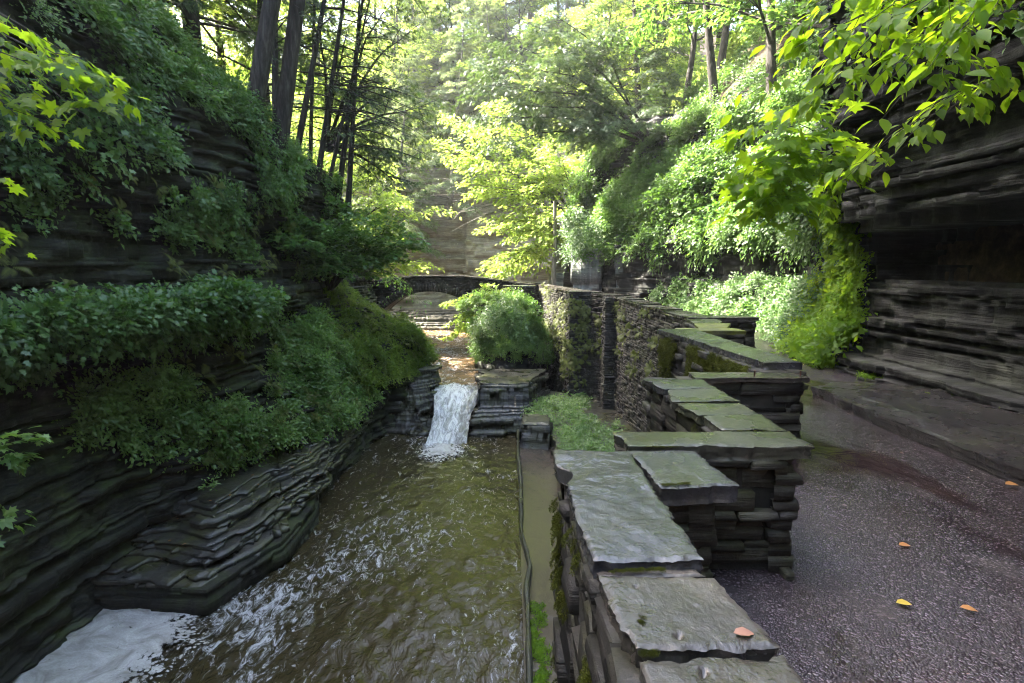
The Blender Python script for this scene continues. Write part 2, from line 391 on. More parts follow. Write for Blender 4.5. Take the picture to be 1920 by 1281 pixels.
def cliff(name, mat, Fn, s0, s1, ds, z0, z1, th, amp, mapf, label=None, seed=1, kind='structure', back=None, blk=.8):
    s = np.arange(s0, s1+ds, ds); zz = layers(z0, z1, th); rows = []
    for k in range(len(zz)-1):
        zm = (zz[k]+zz[k+1])/2; o = Fn(snap(s, k, seed, blk), zm)+layer_off(s, k, amp, seed)+fbm(s*1.3, zm*1.5, seed=seed+30)*amp*2.2+noise(s*22, k*3.3, seed=seed+31)*amp*.16
        dz = noise(s*.5, k*.3, seed=seed+9)*.02
        h = zz[k+1]-zz[k]
        rows.append(mapf(s, o-min(.012, h*.15), zz[k]+dz)); rows.append(mapf(s, o+noise(s*14, k, seed=4)*.006, zz[k]+h*.5+dz)); rows.append(mapf(s, o-min(.018, h*.2), zz[k+1]-.003+dz))
    V = np.stack(rows); mb = MB(); mb.add(V.reshape(-1, 3), [grid_faces(V.shape[0], V.shape[1])])
    ob = mb.build(name, mat); tag(ob, label=label, kind=kind); return ob
mapX = lambda s, o, z: np.stack([o, s, np.broadcast_to(z, s.shape)], -1)
mapY = lambda s, o, z: np.stack([s, o, np.broadcast_to(z, s.shape)], -1)

LF = prof([
 (-6, [(-3.6, -5.6), (0, -5.6), (3, -6.2), (10, -7)]),
 (5.9, [(-3.6, -5.55), (-1.6, -5.7), (-.2, -5.9), (.5, -5.9), (.85, -5.5), (1.05, -5.35), (1.3, -5.9), (2.6, -6.0), (3.2, -5.6), (4.6, -5.7), (6.5, -6.0), (10, -7.5)]),
 (6.6, [(-3.6, -5.5), (-1.6, -5.6), (-.2, -5.8), (.4, -5.8), (.8, -5.2), (1.05, -5.1), (1.3, -5.8), (2.4, -6.0), (3.0, -5.6), (4.6, -5.7), (6.5, -6.2), (10, -7.8)]),
 (7.2, [(-3.6, -5.5), (-2.6, -5.5), (-1.6, -5.55), (-.4, -5.65), (.4, -5.6), (.8, -5.1), (1.0, -4.95), (1.3, -5.7), (2.4, -5.9), (3.0, -5.6), (4.6, -5.8), (6.5, -6.4), (10, -8)]),
 (9, [(-3.6, -4.9), (-2.5, -4.9), (-2.0, -4.9), (-1.6, -4.95), (-1.0, -5.0), (-.2, -5.3), (.4, -5.5), (.7, -4.9), (1.0, -4.7), (1.25, -5.5), (2.4, -5.8), (3.0, -5.5), (4.6, -5.9), (6.5, -6.8), (10, -9)]),
 (11.5, [(-3.6, -3.85), (-2.2, -3.85), (-1.9, -4.0), (-1.0, -4.5), (-.3, -5.0), (.5, -5.3), (.8, -4.9), (1.0, -4.8), (1.4, -5.4), (2.4, -5.6), (3.2, -5.3), (4.4, -5.4), (5.1, -5.7), (5.5, -6.4), (10, -10)]),
 (14, [(-3.6, -3.8), (-1.9, -3.8), (-1.2, -4.1), (-.4, -4.5), (.4, -4.9), (1.4, -5.3), (2.6, -5.3), (3.6, -5.2), (4.3, -5.4), (4.8, -5.9), (5.3, -7), (10, -12)]),
 (16.5, [(-3.6, -3.0), (-2.2, -2.8), (-1.4, -2.9), (-.7, -3.0), (0, -3.9), (.5, -5.0), (1.4, -5.6), (2.6, -5.4), (3.6, -5.0), (4.1, -5.2), (4.5, -5.7), (4.9, -6.6), (10, -12)]),
 (18.2, [(-3.6, -3.1), (-2.2, -2.9), (-1.2, -3.0), (-.5, -3.5), (.2, -4.8), (1.0, -6.2), (2.6, -6.2), (3.4, -5.9), (4.0, -6.6), (10, -14)]),
 (21, [(-3.6, -5.0), (0, -5.3), (1.5, -6.2), (3, -6.6), (4, -7.8), (10, -15)]),
 (25, [(-3.6, -6.2), (0, -6.3), (1.5, -6.6), (3, -7.5), (4, -9), (10, -18)]),
 (30, [(-3.6, -9), (0, -9), (3, -11), (4, -13), (10, -24)])])
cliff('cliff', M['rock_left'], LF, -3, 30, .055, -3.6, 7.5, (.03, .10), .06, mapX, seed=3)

RF = prof([
 (-4, [(-.4, 5.6), (.15, 5.62), (.19, 6.2), (.8, 6.2), (1.4, 6.05), (1.6, 6.9), (2.2, 6.9), (2.35, 5.1), (2.7, 4.9), (3.3, 4.5), (4, 4.0), (6, 3.7), (9, 4.0)]),
 (8.0, [(-.4, 5.65), (.15, 5.68), (.19, 6.25), (.8, 6.25), (1.35, 6.1), (1.5, 6.8), (2.1, 6.9), (2.3, 5.5), (2.6, 5.2), (3.2, 5.1), (3.5, 4.8), (4.2, 4.5), (6, 4.4), (9, 4.8)]),
 (9.4, [(-.4, 5.85), (.12, 5.9), (.18, 6.2), (1.3, 6.1), (1.5, 6.2), (2.2, 6.1), (2.4, 5.8), (3.2, 5.5), (5, 5.4), (9, 6.5)]),
 (10.4, [(-.4, 6.3), (1, 6.4), (2.4, 6.3), (3.2, 6.2), (5, 6.8), (9, 9)]),
 (13.5, [(-.4, 7.0), (.8, 7.0), (1.4, 7.2), (2.2, 7.3), (2.6, 6.8), (3.4, 7.3), (9, 11)]),
 (16.5, [(-.4, 6.5), (.8, 6.5), (1.6, 6.7), (2.2, 6.6), (2.6, 6.2), (3.4, 7.0), (9, 11)]),
 (19, [(-.4, 5.2), (1.0, 5.2), (1.8, 5.3), (2.4, 4.9), (3.0, 5.4), (9, 10)]),
 (21.5, [(-.4, 3.9), (1.5, 3.9), (2.3, 3.8), (2.7, 4.2), (3.4, 4.8), (9, 9)]),
 (26, [(-3.6, 3.4), (1.2, 3.2), (3.0, 3.0), (6.0, 3.2), (9, 5)]),
 (34, [(-3.6, 3.4), (2.2, 3.0), (8.0, 3.6), (10, 5)])])
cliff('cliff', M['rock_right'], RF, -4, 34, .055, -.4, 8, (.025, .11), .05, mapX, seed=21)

FF = prof([(-26, [(-3.6, 40), (7, 41), (12, 44)]), (-9, [(-3.6, 36), (7, 37.0), (12, 41)]), (-3.2, [(-3.6, 37), (-1.6, 37), (-1.2, 38), (8, 38.5), (12, 42)]), (-3.0, [(-3.6, 36.2), (8, 37.6), (12, 41)]), (3, [(-3.6, 35.5), (8, 36), (12, 40)]), (9, [(-3.6, 33), (8, 34), (12, 40)])])
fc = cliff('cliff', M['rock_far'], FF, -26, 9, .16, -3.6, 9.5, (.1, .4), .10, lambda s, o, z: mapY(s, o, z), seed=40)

# stepped rock masses lofted between a foot outline and a head outline
def dens(poly, n):
    p = np.asarray(poly, float); q = np.vstack([p, p[:1]]); d = np.r_[0, np.cumsum(np.linalg.norm(np.diff(q, axis=0), axis=1))]
    t = np.arange(n)/n*d[-1]; return np.stack([np.interp(t, d, q[:, 0]), np.interp(t, d, q[:, 1])], -1), t
def outcrop(name, mat, bot, top, z0, z1, th, amp, gamma=1.0, n=260, seed=1, kind='structure', label=None, cat=None, cap=True, tilt=(0, 0)):
    B, t = dens(bot, n); T, _ = dens(top, n); zz = layers(z0, z1, th); rows = []; K = len(zz)-1
    c0 = T.mean(0)
    for k in range(K):
        g = ((k+.5)/K)**gamma; Q = B*(1-g)+T*g; tn = nrm(np.roll(Q, -2, 0)-np.roll(Q, 2, 0)); nn = np.stack([tn[:, 1], -tn[:, 0]], -1)
        o = layer_off(t, k, amp, seed)*np.ones(n); Q = Q+nn*o[:, None]
        for zf, dd in ((0, -.01), (.5, .004), (1, -.014)):
            q = Q+nn*dd; z = zz[k]+(zz[k+1]-zz[k])*zf
            rows.append(np.column_stack([q, z+(q-c0)@np.array(tilt)]))
    V = np.stack(rows); mb = MB(); mb.add(V.reshape(-1, 3), [grid_faces(V.shape[0], n, True)])
    if cap:
        ring = V[-1]; c = ring.mean(0); prev = ring
        for f in (.8, .55, .3, .1):
            nx = c+(ring-c)*f; nx[:, 2] += fbm(nx[:, 0]*2, nx[:, 1]*2, seed=seed)*.04+.01
            W = np.stack([prev, nx]); mb.add(W.reshape(-1, 3), [grid_faces(2, n, True)]); prev = nx
        mb.add(np.vstack([prev, c[None]]), [np.array([(i, (i+1) % n, n) for i in range(n)])])
    o = mb.build(name, mat); tag(o, label, cat, kind=kind); return o, V
# block jutting into the pool, its leaf-strewn top, and the benches by the rapid
outcrop('rock_ledge', M['rock_left'], [(-5.9, 6.55), (-4.02, 6.5), (-3.62, 7.6), (-3.52, 7.75), (-3.50, 9.2), (-3.78, 10.0), (-3.72, 13.9), (-5.9, 13.9)],
        [(-5.9, 6.62), (-4.06, 6.56), (-3.68, 7.62), (-3.55, 7.78), (-3.56, 9.2), (-3.82, 10.0), (-3.78, 13.9), (-5.9, 13.9)], -3.6, -2.62, (.04, .12), .022, n=760, seed=5)
# split plates stepping up and back from the water's edge
PL = []; zc_ = -2.62
for k in range(13):
    f = k/12; z = zc_; TH = R.choice([.03, .045, .06, .09]); zc_ += TH; w = R.uniform(-.12, .12); f = min(1, max(0, f+R.uniform(-.05, .05)))
    fr = [(-5.9, 6.62+1.6*f+w), (-4.9-.1*f+w, 6.64+1.5*f), (-4.08-.55*f+w, 6.6+1.35*f), (-3.74-.75*f, 7.5+1.1*f+w), (-3.66-.62*f+w, 8.4+1.0*f), (-3.62-.45*f, 9.3+.9*f), (-3.80-.22*f+w*.4, 10.6+.6*f), (-3.80-.1*f, 13.9), (-5.9, 13.9)]
    p_, t_ = dens(fr, 420); c_ = p_.mean(0); tn = nrm(np.roll(p_, -1, 0)-np.roll(p_, 1, 0)); nn_ = np.stack([tn[:, 1], -tn[:, 0]], -1)
    off = fract(t_*.6, k*3, 333)*.15+fract(t_*1.7, k*3+50, 334)*.06+noise(t_*11, k, seed=7)*.012
    q_ = p_+nn_*off[:, None]; zt = z+TH+(-.035*(q_[:, 0]+4.5))+.02*(q_[:, 1]-8)
    mbp = MB(); r0 = np.column_stack([q_-nn_*.012, zt-TH-.01]); r1 = np.column_stack([q_, zt-TH*.5]); r2 = np.column_stack([q_-nn_*.006, zt]); V = [r0, r1, r2]
    cc_ = np.append(c_, 0)
    for g_ in (.94, .86, .74, .5):
        rr_ = r2.copy(); rr_[:, :2] = c_+(r2[:, :2]-c_)*g_; rr_[:, 2] = z+TH-.035*(rr_[:, 0]+4.5)+.02*(rr_[:, 1]-8)+.006*noise(rr_[:, 0]*9, rr_[:, 1]*9, seed=k)+.008*fbm(rr_[:, 0]*2, rr_[:, 1]*2, seed=k); V.append(rr_)
    PL.append(np.stack(V))
mbp = MB()
for V in PL: mbp.add(V.reshape(-1, 3), [grid_faces(V.shape[0], V.shape[1], True)])
tag(mbp.build('rock_shelf', M['ledge']), kind='structure')
outcrop('rock_ledge', M['ledge'], [(-4.6, 14.4), (-2.15, 13.6), (-2.0, 14.2), (-2.2, 16.8), (-4.5, 17.2)],
        [(-4.6, 16.4), (-2.75, 16.3), (-2.5, 16.5), (-2.4, 16.9), (-4.5, 17.3)], -3.6, -1.5, (.05, .15), .07, n=420, seed=6)
outcrop('rock_ledge', M['ledge'], [(-1.15, 13.7), (.12, 13.95), (.5, 14.0), (1.2, 17.5), (-1.2, 17.5)],
        [(-.95, 15.4), (.1, 15.3), (.5, 15.4), (1.2, 17.6), (-1.2, 17.6)], -3.6, -1.75, (.05, .14), .07, n=420, seed=7)
_, VM = outcrop('rock_outcrop', M['rock_left'], [(-1.25, 18.4), (-.3, 17.6), (.7, 18.2), (1.0, 19.0), (.9, 22.5), (-1.4, 22.5), (-1.4, 19.4)],
        [(-.7, 19.4), (-.1, 19.0), (.4, 19.4), (.6, 19.9), (.6, 22), (-.8, 22), (-.9, 20)], -3.6, -.1, (.08, .2), .10, gamma=1.25, n=260, seed=8)
outcrop('rock_ledge', M['ledge'], [(.22, 12.9), (.95, 12.75), (1.0, 14), (.3, 14)], [(.24, 13.1), (.95, 13.0), (1.0, 14), (.3, 14)], -3.3, -2.3, (.15, .35), .035, n=140, seed=9)
outcrop('rock_ledge', M['ledge'], [(.98, 9.2), (3.5, 8.0), (4, 16), (.5, 18), (.4, 13.6), (.95, 13.4)], [(1.05, 9.4), (3.5, 8.2), (4, 16), (.5, 18), (.45, 13.7), (1.0, 13.5)], -3.3, -2.5, (.1, .2), .03, n=300, seed=10)
# steps of bare rock behind the upper pool
M['rock_mid'] = rockmat('shale_bench', (.04, .036, .028), (.09, .08, .063), (.16, .145, .12), moss=.2, rough=(.5, .85), spec=.25)
outcrop('rock_ledge', M['rock_mid'], [(-6.2, 27.5), (3.5, 27), (3.5, 37), (-9, 37)], [(-6.2, 35), (3.5, 35), (3.5, 37), (-9, 37)], -3.2, -1.2, (.05, .16), .14, n=300, seed=12)

outcrop('rock', M['rock_grey'], [(2.5, 22.0), (3.5, 21.6), (3.9, 23), (2.8, 23.4)], [(2.45, 22.1), (3.6, 21.5), (4.1, 23), (2.8, 23.4)], -.2, 2.35, (.25, .6), .035, n=160, seed=60, kind='thing', label='pale grey rock face with dark cracks standing where the path ends', cat='rock')
outcrop('rock', M['rock_grey'], [(4.0, 21.0), (4.3, 20.7), (4.7, 21.6), (4.3, 22)], [(4.0, 21.0), (4.5, 20.6), (4.9, 21.6), (4.3, 22)], -.2, 2.9, (.2, .5), .04, n=120, seed=61, kind='thing', label='narrow mossy rock just right of the pale grey rock face', cat='rock')
outcrop('rock', M['rock_far'], [(1.75, 26.2), (2.5, 26.0), (3.2, 27.5), (2.0, 27.8)], [(2.0, 26.5), (2.5, 26.3), (3.2, 27.5), (2.3, 27.8)], -.2, 3.6, (.15, .4), .08, n=140, seed=62, kind='thing', label='tall sunlit rock between the bridge end and the pale grey face', cat='rock')
outcrop('rock', M['rock_grey'], [(1.75, 24.3), (2.35, 24.2), (2.4, 24.9), (1.8, 25)], [(1.8, 24.35), (2.35, 24.25), (2.35, 24.85), (1.85, 24.9)], -.2, 1.35, (.2, .3), .02, n=100, seed=63, kind='thing', label='low squared block standing at the right end of the bridge', cat='rock')

# thin kerb rib beside the pool
def rib():
    n = 160; y = np.linspace(3.0, 14.2, n)
    x = .17+.02*np.sin(y*1.3)+fbm(y*1.2, seed=8)*.03
    x = x+np.interp(y, [6.2, 7.0, 7.5, 8.6, 10], [0, .02, .13, .02, -.0])
    w = .035+.018*fbm(y*2.1, seed=4); mb = MB(); rows = []
    for dx, z in ((-1.2, -3.6), (-1.0, -2.9), (-.9, -2.80), (.0, -2.775), (.9, -2.80), (1.0, -2.95), (1.2, -3.6)):
        rows.append(np.column_stack([x+dx*w, y, z+.015*fbm(y*3, dx, seed=2)]))
    V = np.stack(rows); mb.add(V.reshape(-1, 3), [grid_faces(len(rows), n)])
    tag(mb.build('rock_rib', M['ledge']), kind='structure')
rib()

# ------------------------------------------------------------------ terrain
def XL(y): return np.interp(y, [-20, 6, 9, 12, 18, 21, 25, 30, 34, 60], [-6.7, -6.6, -6.2, -5.8, -6.2, -7.6, -9.6, -13.5, -24, -60])
def XR(y): return np.interp(y, [-20, 8, 10, 13.5, 16.5, 19, 21.5, 26, 34, 60], [6.4, 6.4, 7.2, 7.9, 7.4, 6.0, 4.8, 4.0, 4.2, 6])
def terr(x, y):
    x = np.asarray(x, float); y = np.asarray(y, float)
    dl = XL(y)-.3-x; hl = np.where(dl > 0, 4.5+26*np.tanh(np.maximum(dl, 0)*1.0/26)*np.interp(y, [0, 16, 22, 60], [1.2, 1.1, .62, .5]), -3.6)
    hb = np.where(y < -8, 3+12*np.tanh(np.maximum(-8-y, 0)/8), -3.6)  # unseen rise added behind the camera to hold back skylight
    dr = x-XR(y); hr = np.where(dr > 0, 3.0+24*np.tanh(np.maximum(dr, 0)*1.25/24), -3.6)
    yf = np.interp(x, [-60, -26, -9, -3, 3, 9], [48, 43, 38.5, 40, 38, 36]); df = y-yf
    hf = np.where(df > 0, 9.0+20*np.tanh(np.maximum(df, 0)*1.0/20), -3.6)
    h = np.maximum(np.maximum(np.maximum(hl, hr), hf), hb)
    return h+np.where(h > 0, fbm(x*.35, y*.35, seed=31)*.7+fbm(x*1.4, y*1.4, seed=37)*.2, fbm(x*.5, y*.5, seed=3)*.05)
def axis(a, b, st, far):
    c = np.arange(a, b+st, st); o = [b+d for d in far]; i = [a-d for d in far[::-1]]; return np.r_[i, c, o]
gx = axis(-34, 30, .4, [3, 8, 15, 30, 60, 120, 300]); gy = axis(-14, 64, .45, [3, 8, 15, 30, 60, 120, 300])
GX, GY = np.meshgrid(gx, gy); mb = MB()
mb.add(np.stack([GX, GY, terr(GX, GY)], -1).reshape(-1, 3), [grid_faces(len(gy), len(gx))])
tag(mb.build('terrain', M['soil'], smooth=True), kind='structure')

# ------------------------------------------------------------------ path
def zpath(y): return np.interp(y, [-5, 8, 15, 24, 40], [-.17, -.15, .05, .1, .1])
def wallx(y): return np.interp(y, [-6, 3.0, 3.05, 5.0, 5.05, 8.2, 8.3, 10.3, 15.4, 16.3, 18.3, 22.7, 27], [.45, .45, 1.4, 1.45, 2.5, 2.6, 3.2, 3.5, 3.15, 2.6, 2.0, 1.3, 1.0])
ys = np.arange(-4, 27, .07); n = 90; rows = []
t = np.linspace(0, 1, n)
X = wallx(ys)[:, None]+(np.interp(ys, [-5, 10, 13.5, 17, 21.5, 27], [6.6, 6.9, 7.7, 7.0, 4.6, 4.2])-wallx(ys))[:, None]*t[None]
Yg = np.repeat(ys[:, None], n, 1)
Z = zpath(Yg)+fbm(X*.9, Yg*.9, seed=12)*.02+fbm(X*6, Yg*6, seed=13, o=3)*.004
V = np.stack([X, Yg, Z], -1); mb = MB(); mb.add(V.reshape(-1, 3), [grid_faces(*X.shape)[:, ::-1]])
for e, fl in ((V[:, 0], False), (V[0], False)):
    lo = e.copy(); lo[:, 2] = -3.7; W = np.stack([e, lo]); mb.add(W.reshape(-1, 3), [grid_faces(2, len(e))])
tag(mb.build('path', M['path'], smooth=True), kind='structure')
# raised rock shelf along the foot of the overhang
n = 130; ys = np.arange(-4, 8.2, .05); ed = 4.15+.05*fbm(ys*1.1, seed=2)+.03*fbm(ys*5, seed=6)+np.interp(ys, [-4, 6.5, 7.4, 8.2], [0, 0, .1, .9])
t = np.linspace(0, 1, n)**1.0; X = ed[:, None]+(6.4-ed)[:, None]*t[None]; Yg = np.repeat(ys[:, None], n, 1)
stepn = np.floor((fbm(X*.8, Yg*.5, seed=5)*.5+.5)*6)/6
Z = -.17+.15*np.interp(Yg, [-4, 7, 8.2], [1.3, 1, .1])+stepn*.05+fbm(X*3, Yg*3, seed=9)*.012+.03*t[None]
V = np.stack([X, Yg, Z], -1); mb = MB(); mb.add(V.reshape(-1, 3), [grid_faces(*X.shape)[:, ::-1]])
lo = V[:, 0].copy(); lo[:, 2] = -.3; lo[:, 0] += .10; W = np.stack([lo, V[:, 0]]); mb.add(W.reshape(-1, 3), [grid_faces(2, len(lo))[:, ::-1]])
M['shelf'] = rockmat('shale_wet_shelf', (.020, .018, .018), (.042, .037, .037), (.085, .075, .075), moss=.15, rough=(.12, .4), lich=.2)
tag(mb.build('rock_shelf', M['shelf']), kind='structure')

# ------------------------------------------------------------------ water
def sheet(name, mat, x0, x1, y0, y1, z, st, amp, zf=None, kind='structure', fn=None):
    x = np.arange(x0, x1+st, st); y = np.arange(y0, y1+st, st); X, Y = np.meshgrid(x, y)
    Z = z+amp*(fbm(X*1.6, Y*.9, seed=51, o=3)+.55*fbm(X*5, Y*3, seed=52, o=2)+.22*fbm(X*12, Y*8, seed=53, o=2))
    if zf is not None: Z = Z+zf(X, Y)
    mb = MB(); mb.add(np.stack([X, Y, Z], -1).reshape(-1, 3), [grid_faces(len(y), len(x))])
    return tag(mb.build(name, mat, smooth=True), kind=kind)
sheet('creek_water', M['pool'], -6.3, .2, -4, 14.6, -3.0, .03, .028, zf=lambda X, Y: np.exp(-((X+1.6)/.8)**2-((Y-13)/1.4)**2)*.08*(1+fbm(X*3, Y*3, seed=3)))
sheet('shallow_water', M['film'], .14, 3.2, -2, 13, -2.90, .08, .006)
sheet('upper_creek_water', M['upper'], -6.5, .4, 16.75, 34, -2.12, .08, .05)
# white chute between the ledges
y = np.linspace(12.5, 18.6, 110); u = np.linspace(-1, 1, 46); Yg, U = np.meshgrid(y, u, indexing='ij')
cx = np.interp(y, [12.7, 14, 15.5, 17], [-1.72, -1.70, -1.66, -1.75])[:, None]; hw = np.interp(y, [12.7, 13.6, 14.6, 15.6, 17], [.60, .52, .52, .68, 1.1])[:, None]
zc = np.interp(y, [12.5, 13.2, 14.2, 15.3, 15.9, 18.6], [-3.01, -2.95, -2.62, -2.25, -2.10, -2.24])[:, None]
turb = np.interp(y, [12.7, 13.2, 15.4, 16.4], [.4, 1, 1, .3])[:, None]
Zg = zc+turb*(.07*fbm(U*2.2+Yg*.3, Yg*1.6, seed=61)+.05*fbm(U*7, Yg*5, seed=62))-.05*U**2*turb+.03
mb = MB(); mb.add(np.stack([cx+U*hw, Yg, Zg], -1).reshape(-1, 3), [grid_faces(110, 46)[:, ::-1]], (np.interp(y, [12.6, 13.1, 15.6, 17.6], [.55, 1, 1, .3])[:, None]*np.interp(u, [-1, -.8, .15, .5, 1], [.5, 1, 1, .45, .3])[None]).ravel())
tag(mb.build('rapid_water', M['rapid'], smooth=True), kind='structure')
# froth pooled in the alcove
x = np.arange(-6.1, -2.2, .035); y = np.arange(3.0, 7.4, .035); Xg, Yg = np.meshgrid(x, y)
edge = -3.5-.55*(Yg-5.3)*(Yg > 5.3)*.2+.35*fbm(Yg*1.1, seed=71)+.12*fbm(Yg*4, Xg, seed=72)+.28*np.clip((6.5-Yg), -1, 1)*-.6
d = np.clip((edge-Xg)/.55, -1, 1)
Zf = -2.985+.05*np.clip(d, 0, 1)+.045*fbm(Xg*1.7, Yg*1.7, seed=73)+.012*fbm(Xg*8, Yg*8, seed=74)+.02*np.clip(d, 0, 1)
mb = MB(); mb.add(np.stack([Xg, Yg, Zf], -1).reshape(-1, 3), [grid_faces(len(y), len(x))], np.clip((edge-Xg)/.8, -1.2, 1).ravel())
tag(mb.build('foam', M['foam'], smooth=True), 'thick white froth pooled in the dark rock alcove', 'foam', kind='stuff')

# churned froth where the chute meets the pool
x = np.arange(-3.1, -.5, .035); y = np.arange(11.2, 13.5, .035); Xg, Yg = np.meshgrid(x, y); dd = 1-np.sqrt(((Xg+1.74)/1.0)**2+((Yg-12.75)/1.15)**2)
Zf = -2.965+.085*np.exp(-((Xg+1.6)/.8)**2-((Yg-13)/1.4)**2)+.05*np.clip(dd, 0, 1)*(1+fbm(Xg*5, Yg*5, seed=75))+.02*fbm(Xg*9, Yg*7, seed=76)
mb = MB(); mb.add(np.stack([Xg, Yg, Zf], -1).reshape(-1, 3), [grid_faces(len(y), len(x))], np.clip(dd*1.5-.35, -1.5, 1).ravel())
tag(mb.build('foam', M['foam'], smooth=True), 'churned white froth at the foot of the small chute', 'foam', kind='stuff')

# ------------------------------------------------------------------ masonry
def stones(mb, p0, p1, z0, z1, rh, rl, jit=.02, depth=.16, rough=.01):
    p0 = np.array(p0, float); p1 = np.array(p1, float); d = p1-p0; Ln = np.linalg.norm(d); d /= Ln; nn = np.array([d[1], -d[0]])
    za = z0 if np.ndim(z0) else (z0, z0); zb = z1 if np.ndim(z1) else (z1, z1)
    H = max(zb)-min(za); z = 0; V = []; 
    while z < H-.01:
        h = min(R.uniform(*rh)*(1.6 if R.rand() < .12 else 1), H-z)
        if H-z-h < rh[0]*.6: h = H-z
        s = -R.uniform(0, rl[0])*.3
        while s < Ln-.01:
            l = R.uniform(*rl); e = min(s+l, Ln+.008); a = max(s, -.008)
            if Ln-e < .05: e = Ln+.008
            fz = lambda q: (zb[0]+(zb[1]-zb[0])*q/Ln)
            ia = (z)/H; ib = (z+h)/H
            def zz_(q, i): lo = za[0]+(za[1]-za[0])*q/Ln; return lo+(fz(q)-lo)*i
            g = .005; o = R.uniform(-jit, jit)+(jit*1.4 if R.rand() < .1 else 0); tl = R.uniform(-.004, .004)
            c = [(a+g, zz_(a, ia)+g*.6), (e-g, zz_(e, ia)+g*.6+tl), (e-g, zz_(e, ib)-g*.6+tl), (a+g, zz_(a, ib)-g*.6)]
            c = [(q+R.uniform(-1, 1)*rough, w+R.uniform(-1, 1)*rough*.35) for q, w in c]
            cx_ = sum(q for q, _ in c)/4; cz_ = sum(w for _, w in c)/4
            for ring in range(3):
                for q, w in c:
                    if ring == 0: oo = -depth; qq, ww = q, w
                    elif ring == 1: oo = o-.008+R.uniform(-1, 1)*rough*.6; qq, ww = q, w
                    else: oo = o+.006+R.uniform(-1, 1)*rough*.8; qq = cx_+(q-cx_)*(1-.012/max(e-a, .03)); ww = cz_+(w-cz_)*(1-.012/max(h, .03))
                    P_ = p0+d*qq+nn*oo; V.append((P_[0], P_[1], ww))
            s = e+.002
            if e >= Ln: break
        z += h
    n = len(V)//12; V = np.array(V).reshape(n, 12, 3)
    f = np.array([(0, 1, 5, 4), (1, 2, 6, 5), (2, 3, 7, 6), (3, 0, 4, 7), (4, 5, 9, 8), (5, 6, 10, 9), (6, 7, 11, 10), (7, 4, 8, 11), (8, 9, 10, 11)])
    mb.add(V.reshape(-1, 3), [(f[None]+(np.arange(n)*12)[:, None, None]).reshape(-1, 4)], np.repeat(R.uniform(0, 1, n), 12))
def box_core(mb, poly, z0, z1, ins=.10):
    p = np.asarray(poly, float); c = p.mean(0); p = c+(p-c)*(1-ins/np.linalg.norm(p-c, axis=1).min()); n = len(p)
    zt = np.broadcast_to(z1, (n,))-.01
    V = np.vstack([np.column_stack([p, np.full(n, z0)]), np.column_stack([p, zt])])
    mb.add(V, [np.array([(i, (i+1) % n, n+(i+1) % n, n+i) for i in range(n)]), np.array([(n, n+i, n+i+1) for i in range(1, n-1)])])
def block(parent, poly, z0, z1, rh, rl, jit=.02, name='wall_body', mat='masonry', depth=.12, rough=.01):
    """solid of coursed stones round an outline (counter-clockwise)"""
    mb = MB(); n = len(poly); zt = list(z1) if np.ndim(z1) else [z1]*n; zb = list(z0) if np.ndim(z0) else [z0]*n
    for i in range(n):
        j = (i+1) % n; stones(mb, poly[i], poly[j], (zb[i], zb[j]), (zt[i], zt[j]), rh, rl, jit, depth, rough)
    o = mb.build(name, M[mat], parent)
    mc = MB(); box_core(mc, poly, min(zb), np.array(zt)); mc.build('wall_core', M['core'], parent)
    return o
